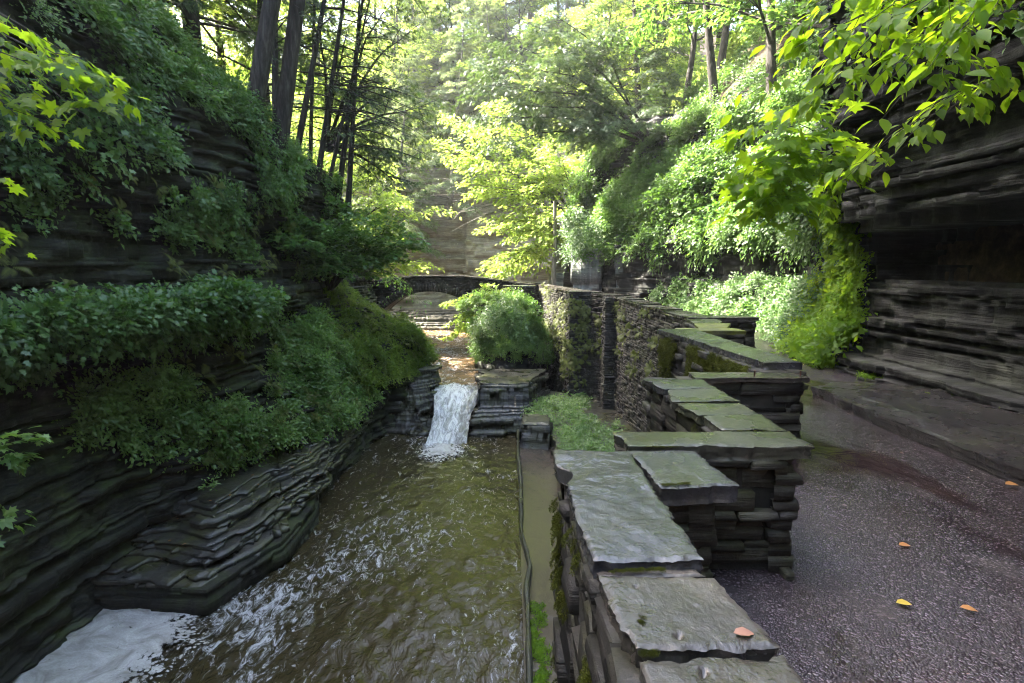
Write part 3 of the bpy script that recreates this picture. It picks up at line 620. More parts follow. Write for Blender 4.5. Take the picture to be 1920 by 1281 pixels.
def slab(parent, c4, zt, th, mat='slab_wet', er=.012, n=40, bite=None, name='coping_stone', tilt=0, seed=None, bumpy=.004, pits=(), st=.02):
    """coping stone: four corners (near-left, near-right, far-right, far-left), ragged split edges, layered sides"""
    seed = R.randint(999) if seed is None else seed
    c = np.array(c4, float); l1 = np.linalg.norm(c[1]-c[0]); l2 = np.linalg.norm(c[3]-c[0]); nu = max(8, int(l1/st)); nv = max(8, int(l2/st))
    u = np.linspace(0, 1, nu); v = np.linspace(0, 1, nv); U, V_ = np.meshgrid(u, v)
    P_ = (c[0]*(1-U)[..., None]+c[1]*U[..., None])*(1-V_)[..., None]+(c[3]*(1-U)[..., None]+c[2]*U[..., None])*V_[..., None]
    ctr = c.mean(0); x, y = P_[..., 0], P_[..., 1]
    def rag(x, y, k, a): 
        w = np.maximum(np.abs(U*2-1), np.abs(V_*2-1))**8
        return w*a*(.35*fbm(x*3, y*3, k*.7, seed=seed, o=2)+.4*fbm(x*14, y*14, k, seed=seed+3, o=3)-1.6*np.clip(noise(x*9, y*9, k*.3, seed=seed+4)-.35, 0, 1)+.3*noise(x*50, y*50, seed=seed))
    dirn = nrm(P_-ctr)
    zt4 = np.broadcast_to(np.asarray(zt, float), (4,))
    ZT = (zt4[0]*(1-U)+zt4[1]*U)*(1-V_)+(zt4[3]*(1-U)+zt4[2]*U)*V_
    rows = []
    top = P_+dirn*rag(x, y, 0, er*2)[..., None]
    if bite is not None: top = bite(top)
    Zt = ZT+bumpy*fbm(x*5, y*5, seed=seed+7)*1.5+bumpy*.5*fbm(x*22, y*22, seed=seed+8)
    w = np.maximum(np.abs(U*2-1), np.abs(V_*2-1)); ew = np.clip((w-(1-.02/max(l1, l2)*2))/(.02/max(l1, l2)*2), 0, 1)
    Zt = Zt-ew*.006*(1+fbm(x*20, y*20, seed=seed+5))
    for px_, py_, pr_ in pits:
        q_ = np.hypot((top[..., 0]-px_), (top[..., 1]-py_)*.8+.004*np.sin(top[..., 0]*300))/pr_; Zt = Zt-.02*np.clip(1.3-q_, 0, 1)
    G = np.concatenate([top, Zt[..., None]], -1)
    idx = np.r_[[(0, j) for j in range(nu)], [(i, nu-1) for i in range(1, nv)], [(nv-1, j) for j in range(nu-2, -1, -1)], [(i, 0) for i in range(nv-2, 0, -1)]]
    ring = G[idx[:, 0], idx[:, 1]]; dr = nrm(ring[:, :2]-ctr)
    mb = MB(); mb.add(G.reshape(-1, 3), [grid_faces(nv, nu)], 0)
    K = max(4, int(th/.014)); sides = [ring]; t = np.arange(len(ring))*.02
    for k in range(1, K+1):
        q = ring.copy(); q[:, :2] += dr*((fbm(t*5, k*.9, seed=seed+11)*er*1.3+R.uniform(-1, .4)*er*.5+noise(t*20, k*2.1, seed=seed)*er*.5)-er*.3)[:, None]
        q[:, 2] = ring[:, 2]-th*k/K*(1+.12*noise(t*2, seed=seed)); sides.append(q)
    W = np.stack(sides); mb.add(W.reshape(-1, 3), [grid_faces(len(sides), len(ring), True)[:, ::-1]])
    b = W[-1]; mb.add(np.vstack([b, b.mean(0)[None]]), [np.array([((i+1) % len(b), i, len(b)) for i in range(len(b))])])
    o = mb.build(name, M[mat], parent); return o

ZT = .63
wall = empty('stone_parapet', (.45, 2, -.17), 'low dry-stone parapet wall with slate coping zigzagging between the creek and the wet path', 'wall')
wall_inv = Vector((.45, 2, -.17))
class WP: pass
made = []
def fix(o):  # keep world-space vertices under the wall's empty
    o.matrix_parent_inverse.identity(); o.location = (-wall_inv[0], -wall_inv[1], -wall_inv[2]); return o
def W_block(poly, z0, z1, rh, rl, **k):
    before = set(wall.children); block(wall, poly, z0, z1, rh, rl, **k)
    for o in set(wall.children)-before: fix(o)
def W_slab(c4, zt, th, mat, **k): return fix(slab(wall, c4, zt, th, mat, **k))
big = dict(rh=(.045, .11), rl=(.12, .5), jit=.03, rough=.02); thin = dict(rh=(.035, .075), rl=(.10, .42))
# near run: water face is rough rubble, path face coursed
W_block([(.30, -1.5), (.64, -1.5), (.62, 2.82), (.27, 2.82)], -3.2, ZT-.065, (.05, .15), (.12, .4), jit=.026, rough=.022)
def biteC(P_):
    x, y = P_[..., 0], P_[..., 1]
    d = np.sqrt(((x-.22)/.075)**2+((y-2.50)/.12)**2); P_ = P_.copy(); P_[..., 0] += np.where(d < 1, (1-d)*.10, 0); P_[..., 0] += np.clip(.02-(x-.25), 0, .05)*.6*(np.sin(y*9)*.5+.5); return P_
W_slab([(.345, -.6), (.755, -.6), (.73, 1.30), (.335, 1.29)], ZT-.01, .07, 'slab_dry', st=.008, pits=[(.492, 1.235, .010), (.44, 1.05, .012)])
W_slab([(.325, 1.31), (.73, 1.32), (.675, 1.66), (.292, 1.665)], [ZT-.004, ZT-.004, ZT-.01, ZT-.004], .075, 'slab_dry', st=.008, pits=[(.468, 1.365, .010), (.56, 1.5, .004), (.40, 1.60, .004)])
W_slab([(.285, 1.685), (.675, 1.70), (.655, 1.74), (.30, 1.73)], ZT-.028, .05, 'slab_dry')
W_slab([(.283, 1.73), (.672, 1.73), (.645, 2.85), (.215, 2.86)], ZT+.012, .075, 'slab_wet', bite=biteC, er=.016, bumpy=.008, st=.011)
# corner stone and first buttress
W_block([(.60, 2.50), (1.0, 2.52), (1.0, 2.86), (.60, 2.86)], -.4, ZT-.09, **big)
W_slab([(.705, 2.41), (1.10, 2.46), (1.05, 2.935), (.655, 2.93)], [ZT-.02, ZT-.03, ZT-.02, ZT-.01], .08, 'slab_wet', er=.014)
W_block([(.66, 2.98), (1.64, 2.95), (1.64, 3.22), (.66, 3.22)], -.5, ZT-.08, rh=(.045, .10), rl=(.15, .55), jit=.04, rough=.022)
W_block([(.66, 2.99), (1.3, 2.99), (1.3, 3.2), (.66, 3.2)], -3.2, -.5, **big)
W_slab([(.665, 2.955), (1.74, 2.93), (1.735, 3.24), (.625, 3.25)], [ZT, ZT+.005, ZT, ZT-.005], .085, 'slab_green', er=.016)
# second run
W_block([(1.34, 3.24), (1.66, 3.24), (1.70, 4.82), (1.32, 4.82)], -3.2, ZT-.06, (.06, .15), (.12, .4), jit=.04, rough=.02)
W_slab([(1.32, 3.26), (1.72, 3.26), (1.74, 3.62), (1.33, 3.60)], ZT, .06, 'slab_green')
W_slab([(1.30, 3.615), (1.74, 3.635), (1.75, 3.98), (1.25, 3.96)], ZT-.008, .06, 'slab_green')
W_slab([(1.22, 3.98), (1.75, 3.995), (1.74, 4.42), (1.31, 4.40)], ZT, .065, 'slab_green')
W_slab([(1.28, 4.42), (1.74, 4.44), (1.76, 4.80), (1.20, 4.86)], ZT-.004, .06, 'slab_wet')
# second buttress with its pale thin cap and iron pins
W_block([(1.34, 4.86), (2.68, 4.86), (2.68, 5.10), (1.34, 5.10)], -.5, ZT-.05, (.05, .13), (.3, .8), jit=.05, rough=.022)
W_block([(1.34, 4.88), (2.3, 4.88), (2.3, 5.08), (1.34, 5.08)], -3.2, -.5, **big)
W_slab([(1.70, 4.83), (2.78, 4.83), (2.72, 5.09), (1.72, 5.11)], ZT+.005, .045, 'slab_dry', er=.014)
# third run, slanting
W_block([(2.42, 5.12), (2.84, 5.12), (2.78, 8.12), (2.28, 8.12)], -3.2, ZT+.0, (.05, .13), (.12, .4), jit=.03, rough=.018)
W_slab([(2.52, 5.24), (2.90, 5.24), (2.84, 6.6), (2.40, 6.6)], ZT+.075, .07, 'slab_wet', er=.007)
W_slab([(2.40, 6.62), (2.84, 6.62), (2.80, 8.12), (2.22, 8.12)], ZT+.075, .07, 'slab_wet', er=.007)
W_block([(2.50, 8.14), (3.55, 8.14), (3.55, 8.46), (2.50, 8.46)], -3.2, ZT-.01, rh=(.06, .12), rl=(.2, .5))
W_slab([(2.55, 8.14), (3.62, 8.14), (3.55, 8.50), (2.60, 8.50)], ZT+.045, .055, 'slab_moss', er=.01)
W_block([(3.0, 8.48), (3.6, 8.48), (3.85, 9.90), (3.2, 9.90)], -3.2, ZT, **big)
W_slab([(3.0, 8.52), (3.45, 8.52), (3.80, 9.2), (3.15, 9.2)], ZT+.05, .05, 'slab_moss')
W_slab([(3.15, 9.22), (3.65, 9.22), (3.9, 9.90), (3.25, 9.90)], ZT+.055, .05, 'slab_green')
W_block([(3.3, 9.92), (4.55, 9.92), (4.55, 10.28), (3.3, 10.28)], -3.2, ZT+.02, rh=(.06, .12), rl=(.2, .5))
W_slab([(3.3, 9.92), (4.62, 9.92), (4.58, 10.32), (3.25, 10.32)], ZT+.08, .06, 'slab_dry')
# long tall run to the bridge
run = [((3.34, 10.3), (3.78, 10.3), .70), ((2.98, 15.4), (3.42, 15.6), .84), ((2.46, 16.4), (2.82, 16.75), .865), ((1.86, 18.4), (2.28, 18.6), .88), ((1.16, 22.8), (1.60, 22.9), .90)]
for (a, b, z), (c, d, z2) in zip(run[:-1], run[1:]):
    W_block([a, b, d, c], -3.3, [z-.06, z-.06, z2-.06, z2-.06], **thin)
    k = max(1, int(math.dist(a, c)/1.1))
    for i in range(k):
        f0, f1 = i/k, (i+1)/k-.004; l = lambda p, q, f: (p[0]+(q[0]-p[0])*f, p[1]+(q[1]-p[1])*f)
        A, B_, C_, D_ = l(a, c, f0), l(b, d, f0), l(b, d, f1), l(a, c, f1)
        W_slab([(A[0]-.05, A[1]), (B_[0]+.05, B_[1]), (C_[0]+.05, C_[1]), (D_[0]-.05, D_[1])], z+(z2-z)*f0+R.uniform(-.01, .01), .055, 'slab_dry', er=.015)
# buttress piers on the creek face
W_block([(2.68, 15.25), (3.05, 15.25), (3.05, 15.75), (2.68, 15.75)], -3.3, .77, **thin)
W_block([(1.80, 16.6), (2.42, 16.5), (2.42, 17.2), (1.75, 17.3)], -3.3, .82, **thin)
W_slab([(1.76, 16.56), (2.46, 16.46), (2.46, 17.24), (1.70, 17.34)], .885, .055, 'slab_dry')
W_block([(-.32, 22.3), (.95, 22.3), (.95, 22.9), (-.32, 22.9)], -1.5, .80, **thin)
W_slab([(-.36, 22.26), (1.0, 22.26), (1.0, 22.94), (-.36, 22.94)], .865, .06, 'slab_green')
for x in (2.27, 2.70):
    m_ = MB(); tube(m_, [(x, 4.90, ZT-.02), (x, 4.90, ZT+.02), (x+.002, 4.90, ZT+.055)], [.008, .008, .007], 8); m_.add([(x-.012, 4.888, ZT+.055), (x+.012, 4.888, ZT+.055), (x+.012, 4.912, ZT+.055), (x-.012, 4.912, ZT+.055)], [np.array([(0, 1, 2, 3)])])
    fix(m_.build('iron_pin', M['iron'], wall))

# ------------------------------------------------------------------ bridge
br = empty('stone_bridge', (-3, 24, -2), 'small arched stone footbridge spanning the creek at the end of the parapet', 'bridge')
def bfix(o): o.location = (3, -24, 2); return o
def ztop(x): return .88+.40*np.clip(1-((x+3.2)/3.9)**2, 0, 1)
xa, xb, zs = -5.95, -1.25, -.55; ch = xb-xa; rise = 1.12; rad = (ch*ch/4+rise*rise)/(2*rise); cx0 = (xa+xb)/2; cz0 = zs+rise-rad
ha = math.asin(ch/2/rad)
for Yf, sgn in ((23.4, -1), (25.6, 1)):
    mb = MB(); V = []
    NV = 46
    for i in range(NV):
        a0 = -ha+2*ha*(i+.06)/NV; a1 = -ha+2*ha*(i+.94)/NV; r1 = rad+R.uniform(.34, .42); yo = Yf+sgn*R.uniform(.0, .03)
        q = [(cx0+math.sin(a)*r, cz0+math.cos(a)*r) for a, r in ((a0, rad), (a1, rad), (a1, r1), (a0, r1))]
        b = len(V)
        for yy in (yo, Yf-sgn*.35): V += [(x, yy, z) for x, z in q]
    f = np.array([(0, 1, 2, 3), (7, 6, 5, 4), (0, 4, 5, 1), (1, 5, 6, 2), (2, 6, 7, 3), (3, 7, 4, 0)])
    mb.add(V, [(f[None]+(np.arange(NV)*8)[:, None, None]).reshape(-1, 4)]); o = mb.build('arch_ring', M['bridge'], br); bfix(o)
    # spandrel of thin coursed stones above and beside the ring
    mb = MB(); z = -3.2; SV = []
    while z < 1.3:
        h = R.uniform(.05, .10); x = -7.4
        while x < 1.6:
            l = R.uniform(.15, .5); xm = x+l/2; zt_ = z+h
            rr = math.hypot(xm-cx0, z+h/2-cz0)
            inring = (rr < rad+.38 and abs(xm-cx0) < ch/2+.3 and z > zs-.2) or (xa-.05 < xm < xb+.05 and z < zs+.3)
            if not inring and zt_ < ztop(xm)-.05:
                yo = Yf+sgn*R.uniform(-.03, .025)
                for yy in (yo, Yf-sgn*.2): SV += [(x+.008, yy, z+.005), (x+l-.008, yy, z+.005), (x+l-.008, yy, zt_-.004), (x+.008, yy, zt_-.004)]
            x += l
        z += h
    nS = len(SV)//8; mb.add(SV, [(f[None]+(np.arange(nS)*8)[:, None, None]).reshape(-1, 4)]); bfix(mb.build('spandrel_wall', M['bridge'], br))
    # backing behind the stones
    xs = np.linspace(-7.4, 1.6, 120); lo = np.where((xs > xa) & (xs < xb), cz0+np.sqrt(np.maximum(rad*rad-(xs-cx0)**2, 0))+.02, -3.3)
    yb = Yf-sgn*.12; mb = MB(); V = np.stack([np.column_stack([xs, np.full(120, yb), lo]), np.column_stack([xs, np.full(120, yb), ztop(xs)-.07])])
    mb.add(V.reshape(-1, 3), [grid_faces(2, 120)]); bfix(mb.build('wall_core', M['core'], br))
    # coping
    x = -7.3
    while x < 1.5:
        l = R.uniform(.6, .95); e = min(x+l-.006, 1.6); y0, y1 = sorted((Yf+sgn*.07, Yf-sgn*.42))
        bfix(slab(br, [(x, y0), (e, y0), (e, y1), (x, y1)], [float(ztop(x)), float(ztop(e)), float(ztop(e)), float(ztop(x))], .06, 'slab_dry', er=.012)); x += l
# barrel and deck
aa = np.linspace(-ha, ha, 60); mb = MB()
V = np.stack([np.column_stack([cx0+np.sin(aa)*(rad+.01), np.full(60, yy), cz0+np.cos(aa)*(rad+.01)]) for yy in np.linspace(23.45, 25.55, 12)])
mb.add(V.reshape(-1, 3), [grid_faces(12, 60)])
for xx in (xa-.005, xb+.005):
    V = np.stack([np.array([(xx, yy, zz) for yy in np.linspace(23.45, 25.55, 12)]) for zz in (-3.3, zs+.02)]); mb.add(V.reshape(-1, 3), [grid_faces(2, 12)])
bfix(mb.build('arch_barrel', M['bridge'], br))
xs = np.linspace(-7.4, 1.6, 40); mb = MB(); V = np.stack([np.column_stack([xs, np.full(40, yy), ztop(xs)-.55]) for yy in (23.6, 25.4)]); mb.add(V.reshape(-1, 3), [grid_faces(2, 40)]); bfix(mb.build('deck', M['bridge'], br))

exec_rest = True
# ------------------------------------------------------------------ plants
C_herb = [clump(RH, R.randint(12, 26), 6, R.uniform(.3, .5), R.uniform(.075, .11)) for _ in range(6)]
C_small = [clump(RH, 30, 5, .20, .055) for _ in range(3)]
C_lobed = [clump(M5, R.randint(12, 26), 6, R.uniform(.35, .6), R.uniform(.07, .115), flat=.9) for _ in range(6)]
C_oval = [clump(OV, 16, 6, .42, .13, flat=.8) for _ in range(3)]
C_big = [clump(RH, R.randint(40, 90), 9, R.uniform(.6, 1.0), R.uniform(.08, .125)) for _ in range(6)]
C_far = [clump(RH, 70, 8, 1.3, .26) for _ in range(4)]
C_fern = [clump(NE, 16, 30, .34, .11, up=.6, flat=.7) for _ in range(3)]

def frond_clump(nf=7, Ln=.4, np_=17, w=.026):
    mb = MB()
    for i in range(nf):
        d = rdir(1)[0]; d[2] = abs(d[2])*.6+.5; d = nrm(d); t = np.linspace(.12, 1, np_)
        c = d[None]*t[:, None]*Ln; c[:, 2] -= t**2*Ln*.55; tg = nrm(np.gradient(c, axis=0)); sd = nrm(np.cross(tg, [0, 0, 1.])); up_ = np.cross(sd, tg)
        for s_ in (1, -1):
            leaves(mb, NE, c, sd*s_+tg*.35, up_, w*np.sin(np.pi*np.clip(t*.9+.08, 0, 1))**.7*2.0, R.uniform(.2, .8)+R.uniform(-.15, .15, np_))
    return mb
C_frond = [frond_clump(R.randint(8, 13), R.uniform(.25, .36)) for _ in range(5)]

def cover(name, mat, label, cat, protos, P_, N_, S_, tint=None, bil=.0):
    if bil:
        b = np.clip(fbm(P_[:, 0]*1.1, P_[:, 1]*1.1, P_[:, 2]*1.6, seed=len(P_), o=3)*2.2, -.4, 1.4)*bil; P_ = P_+nrm(N_)*(b*R.uniform(.5, 1, len(P_)))[:, None]
    mb = MB(); scatter(mb, protos, P_, N_, S_, tint)
    o = mb.build(name, mat); tag(o, label, cat, kind='stuff'); return o
def region(Fn, s, z, n, outn, mask=None, off=.03):
    S = R.uniform(s[0], s[1], n*3); Z = R.uniform(z[0], z[1], n*3)
    m = np.ones(len(S), bool) if mask is None else mask(S, Z)
    S, Z = S[m][:n], Z[m][:n]
    X = Fn(S, Z); dzx = (Fn(S, Z+.15)-Fn(S, Z-.15))/.3
    sg = outn
    N_ = np.stack([np.full(len(S), sg, float), np.zeros(len(S)), np.clip(-dzx*sg, -.2, 3)*1.0+.55], -1)
    return np.stack([X+off*sg, S, Z], -1), nrm(N_)
gap = lambda sc, th, sd: (lambda S, Z: fbm(S*sc, Z*sc*1.3, seed=sd) > th)
def cat_(*a): return [np.concatenate(x) for x in zip(*a)]

# left: ledge band at eye height
p, nn = cat_(region(LF, (4.8, 10.8), (.78, 1.15), 330, 1, None), region(LF, (4.8, 10.8), (.45, .8), 60, 1, gap(1.2, .1, 3)))
cover('undergrowth', L['shade'], 'dark green lobed-leaf undergrowth hanging along the long upper ledge of the shaded creek cliff', 'undergrowth', C_lobed, p, nn, R.uniform(.5, 1.1, len(p)), bil=.25)
# left: herb bank above the pool
msk = lambda S, Z: (Z > np.interp(S, [6.6, 7.6, 9, 11, 14], [-.5, -1.05, -1.75, -1.95, -2.0])) & (Z < np.interp(S, [6.6, 7.6, 9, 11, 14], [-.1, .05, .25, .4, .45])) & (fbm(S*.9, Z*1.2, seed=5) > -.22)
p, nn = region(LF, (6.7, 14), (-2.0, .45), 900, 1, msk)
cover('undergrowth', L['herb'], 'thick pale green herbs covering the sloping rock bank directly above the brown pool', 'undergrowth', C_herb, p, nn, R.uniform(.4, 1.05, len(p)), bil=.35)
# left: mound by the bridge
p, nn = region(LF, (13.6, 18.6), (-1.7, .6), 700, 1, lambda S, Z: (fbm(S*.9, Z*1.2, seed=8) > -.3) & (Z < np.interp(S, [13.6, 15, 16.5, 18.6], [.6, .4, .0, -.5])))
cover('undergrowth', L['mossy'], 'mossy yellow-green shrubby mound on the creek bank just before the bridge', 'undergrowth', C_herb+C_small, p, nn, R.uniform(.4, 1.05, len(p)), bil=.4)
# left: upper hanging greenery
p, nn = cat_(region(LF, (5.5, 14), (2.0, 4.6), 120, 1, gap(.9, .2, 9)), region(LF, (9.5, 16.5), (1.5, 4.2), 190, 1, gap(.9, .05, 19)), region(LF, (4.5, 10.5), (2.1, 2.9), 60, 1, gap(1.2, .05, 12)))
cover('undergrowth', L['shade'], 'leafy tangle hanging down the dark upper cliff below the tall trunks', 'undergrowth', C_lobed+C_herb, p, nn, R.uniform(.5, 1.2, len(p)), bil=.5)
p, nn = cat_(region(LF, (5.5, 14), (4.6, 7.4), 120, 1, gap(.9, .15, 29)), region(LF, (8, 14), (4.0, 5.4), 45, 1, gap(1.1, .0, 3)))
cover('undergrowth', L['shade'], 'dark shrubby fringe along the very top of the left cliff', 'undergrowth', C_lobed+C_big, p, nn, R.uniform(.5, 1.1, len(p)), bil=.4)
p, nn = region(LF, (14.6, 19.5), (-.4, 1.3), 420, 1, None)
cover('undergrowth', L['mossy'], 'short mossy growth on the rock nose that carries the left end of the bridge', 'undergrowth', C_small, p, nn, R.uniform(.5, 1.0, len(p)))
# left hillside above the cliff
def hill(n, xr, yr, mask=None):
    x = R.uniform(*xr, n*4); y = R.uniform(*yr, n*4); h = terr(x, y); m = h > 1
    if mask is not None: m &= mask(x, y, h)
    x, y, h = x[m][:n], y[m][:n], h[m][:n]; e = .3
    gx_ = (terr(x+e, y)-terr(x-e, y))/(2*e); gy_ = (terr(x, y+e)-terr(x, y-e))/(2*e)
    return np.stack([x, y, h], -1), nrm(np.stack([-np.clip(gx_, -2, 2)*.6, -np.clip(gy_, -2, 2)*.6, np.ones(len(x))], -1))
p, nn = hill(420, (-15, -6.2), (5, 20), lambda x, y, h: (fbm(x*.4, y*.4, seed=4) > -.1))
cover('undergrowth', L['slope'], 'scattered shrubby growth on the steep wooded bank above the creek cliff', 'undergrowth', C_big, p, nn, R.uniform(.5, 1.1, len(p)))
# right: bushes at the foot of the cliff past the overhang
pts = []; 
for i in range(620):
    y = R.uniform(9.2, 19); xb = np.interp(y, [9.2, 11, 13.5, 16.5, 19], [5.3, 5.7, 6.3, 5.9, 4.7]); hh = R.uniform(0, 1)**1.3
    pts.append((xb+.1+hh*.7+R.normal()*.1, y, zpath(y)+hh*np.interp(y, [9, 11, 19], [1.0, 1.3, 1.1])))
pts = np.array(pts); nr_ = pts[pts[:, 1] < 11.3]; pts = pts[pts[:, 1] >= 11.0]
cover('undergrowth', L['lime'], 'glowing yellow-green bush where the rock overhang ends beside the path', 'undergrowth', C_herb+C_small+C_oval, nr_, np.tile([-.8, -.35, .8], (len(nr_), 1)), R.uniform(.45, 1.1, len(nr_)), bil=.3)
nn = nrm(np.tile([-.8, -.35, .8], (len(pts), 1)))
cover('undergrowth', L['slope'], 'bright green bushes crowding the edge of the path past the rock overhang', 'undergrowth', C_herb+C_small, pts, nn, R.uniform(.45, 1.2, len(pts)), bil=.35)
# right: vines over the end of the overhang
p, nn = region(RF, (9.3, 10.7), (.4, 3.4), 170, -1, gap(1.1, -.3, 4), off=.1)
cover('vines', L['lime'], 'lime green vines spilling over the end of the dark rock overhang', 'vines', C_oval+C_herb, p, nn, R.uniform(.55, .95, len(p)))
# right: cliff face and slope
p, nn = cat_(region(RF, (10.2, 26), (2.2, 7.5), 1500, -1, gap(.45, -.3, 41)), hill(1900, (4, 22), (8, 36), lambda x, y, h: fbm(x*.3, y*.3, seed=6) > -.4))
cover('undergrowth', L['slope'], 'dense leafy shrubs clothing the steep slope above the path', 'undergrowth', C_big+C_herb, p, nn, R.uniform(.5, 1.4, len(p)), bil=1.0)
p, nn = region(RF, (-1, 10), (3.6, 7.5), 160, -1, gap(.6, -.1, 14))
cover('undergrowth', L['slope'], 'leaves rooted along the top of the dark rock overhang', 'undergrowth', C_oval+C_herb, p, nn, R.uniform(.6, 1.1, len(p)))
# far hills
p, nn = hill(2300, (-30, 14), (30, 58), lambda x, y, h: fbm(x*.22, y*.22, seed=16) > -.3)
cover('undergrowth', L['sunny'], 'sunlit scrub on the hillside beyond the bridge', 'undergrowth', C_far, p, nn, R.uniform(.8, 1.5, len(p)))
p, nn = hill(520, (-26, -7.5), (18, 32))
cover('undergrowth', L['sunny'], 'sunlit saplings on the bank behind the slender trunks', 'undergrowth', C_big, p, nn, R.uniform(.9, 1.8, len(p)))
n = 70; p = np.stack([R.uniform(2.2, 4.6, n), R.uniform(21.2, 22.6, n), R.uniform(2.1, 3.6, n)], -1); cover('undergrowth', L['slope'], 'leafy growth hanging over the top of the pale grey rock face', 'undergrowth', C_big+C_herb, p, np.tile([-.4, -.7, .5], (n, 1)), R.uniform(.5, 1.0, n))
# mound on the rock beside the tall wall
vv = VM.reshape(-1, 3); c = vv.mean(0); m = (vv[:, 2] > -1.75) & (vv[:, 1] < 20.0); vv = vv[m]; vv = vv[R.choice(len(vv), 760)]
d = rdir(1500); d = d[(d[:, 1] < .35) & (d[:, 2] > -.55)][:760]
rr_ = 1+.55*fbm(d[:, 0]*1.9, d[:, 1]*1.9, d[:, 2]*1.9, seed=14)+R.normal(size=len(d))*.05
p = np.array([-.22, 19.9, -.85])+d*np.array([1.28, 1.6, 1.35])*rr_[:, None]; nn = nrm(d+[0, -.1, .45])
cover('undergrowth', L['herb'], 'loose leafy mound on the rock between the creek and the tall wall', 'undergrowth', C_herb+C_small, p, nn, R.uniform(.45, 1.2, len(p)), bil=.5)
# strip of weeds on the bench at the foot of the tall wall
n = 330; y = R.uniform(9.6, 16.5, n); x = R.uniform(0, 1, n)*np.interp(y, [9.6, 12, 16.5], [1.6, 1.6, 1.9])+np.interp(y, [9.6, 13.4, 13.7, 16.5], [1.15, 1.1, .5, .4])
p = np.stack([x, y, -2.5+R.uniform(0, .08, n)], -1); cover('weeds', L['herb'], 'low weeds growing on the stone bench below the tall wall', 'weeds', C_small+C_herb, p, np.tile([-.2, -.2, 1.], (n, 1)), R.uniform(.4, .85, n))
n = 40; p = np.stack([R.uniform(.24, .42, n), R.uniform(5.0, 6.7, n), np.full(n, -2.9)], -1); cover('weeds', L['lime'], 'small bright weeds between the rock rib and the mossy rubble face', 'weeds', C_small, p, np.tile([0, -.1, 1.], (n, 1)), R.uniform(.3, .6, n))
n = 46; y = R.uniform(4, 8.6, n); p = np.stack([5.6+R.normal(size=n)*.06, y, np.full(n, -.08)], -1)
keep = fbm(y*1.1, seed=7) > -.05; cover('weeds', L['lime'], 'small tufts of weeds along the foot of the rock bench', 'weeds', C_small, p[keep], np.tile([-.5, -.3, 1.], (keep.sum(), 1)), R.uniform(.35, .7, keep.sum()))
# ferns on the tall wall
pf = []; nf = []
def wall_pts(a, c, n, zlo=-1.8, zhi=.6):
    f = R.rand(n); x = a[0]+(c[0]-a[0])*f; y = a[1]+(c[1]-a[1])*f; d = np.array([c[0]-a[0], c[1]-a[1]]); d /= np.linalg.norm(d); o = np.array([-d[1], d[0]])
    if o[0] > 0: o = -o
    for i in range(n): pf.append((x[i]+o[0]*.02, y[i]+o[1]*.02, R.uniform(zlo, zhi))); nf.append((o[0], o[1]-.5, .45))
wall_pts((3.34, 10.3), (2.98, 15.4), 26, -1, .6); wall_pts((2.98, 15.4), (2.46, 16.4), 14); wall_pts((1.8, 16.6), (2.42, 16.5), 34, -2, .8); wall_pts((1.76, 17.3), (1.2, 22.5), 60, -2, .8); wall_pts((1.75, 16.6), (1.75, 17.3), 20, -2, .8)
cover('ferns', L['fern'], 'ferns rooted in the joints of the tall dry-stone wall', 'ferns', C_frond, np.array(pf), np.array(nf), R.uniform(.6, 1.25, len(pf)))
p, nn = cat_(region(LF, (8, 14), (-1.8, .2), 45, 1, None), region(LF, (14, 17.5), (-1.2, .1), 40, 1, None), region(LF, (6, 13), (1.2, 3), 40, 1, None)); p = p+nn*.15
cover('ferns', L['fern'], 'pale ferns dotted through the growth on the shaded creek bank', 'ferns', C_frond, p, nn, R.uniform(.7, 1.1, len(p)))
# small plants alone on the left rock
def plant(p, nrm_, s, pr, mat, label, name='seedling', cat='plant', k=1):
    mb = MB(); pp = np.array(p)+R.normal(size=(k, 3))*.06*s; scatter(mb, pr, pp, np.tile(nrm_, (k, 1)), np.full(k, s)); 
    o = mb.build(name, mat, loc=tuple(p)); tag(o, label, cat); return o
cover('weeds', L['herb'], 'small lone green plant on the bare rock slope above the leaf-strewn ledge', 'weeds', C_herb, np.array([(-4.75, 8.0, -1.75)]), np.array([(.6, -.3, 1)]), np.array([.55]))

# moss tufts: near wall water face, joints, mossy run
C_moss = []
for _ in range(3):
    mb = MB(); n = 220; d = rdir(n); d[:, 2] = np.abs(d[:, 2]); p = d*np.array([.035, .035, .014])*R.uniform(.5, 1, (n, 1)); leaves(mb, RH, p, d+R.normal(size=(n, 3))*.5, rdir(n), R.uniform(.004, .010, n), R.uniform(0, 1, n)); C_moss.append(mb)
pm = []; nm = []
for i in range(1500):
    y = R.uniform(.9, 2.8); z = .52-abs(R.normal())*.55
    if fbm(y*3.4, z*3.4, seed=77, o=3) > .22: pm.append((np.interp(y, [0, 2.8], [.285, .255])-.01+R.normal()*.012, y, z)); nm.append((-1, R.normal()*.2, .5))
for i in range(700):
    y = R.uniform(5.3, 8.0); z = .6-abs(R.normal())*.35
    if fbm(y*1.4, z*1.6, seed=79, o=3) > -.15: pm.append((np.interp(y, [5.2, 8.1], [2.41, 2.27])-.02, y, z)); nm.append((-1, -.2, .5))
for i in range(300):
    y = R.uniform(3.4, 4.8); z = .5-abs(R.normal())*.4
    if fbm(y*2, z*2, seed=80, o=3) > .0: pm.append((1.31, y, z)); nm.append((-1, -.2, .5))
def joint(a, b, z, n, w=.012):
    for i in range(n):
        f = R.rand(); pm.append((a[0]+(b[0]-a[0])*f+R.normal()*w, a[1]+(b[1]-a[1])*f+R.normal()*w, z)); nm.append((0, 0, 1))
joint((.34, 1.695), (.52, 1.71), ZT-.012, 90, .004); joint((.72, 2.44), (.86, 2.455), ZT-.018, 60, .004); joint((.75, 2.945), (.95, 2.945), ZT-.005, 50, .004)
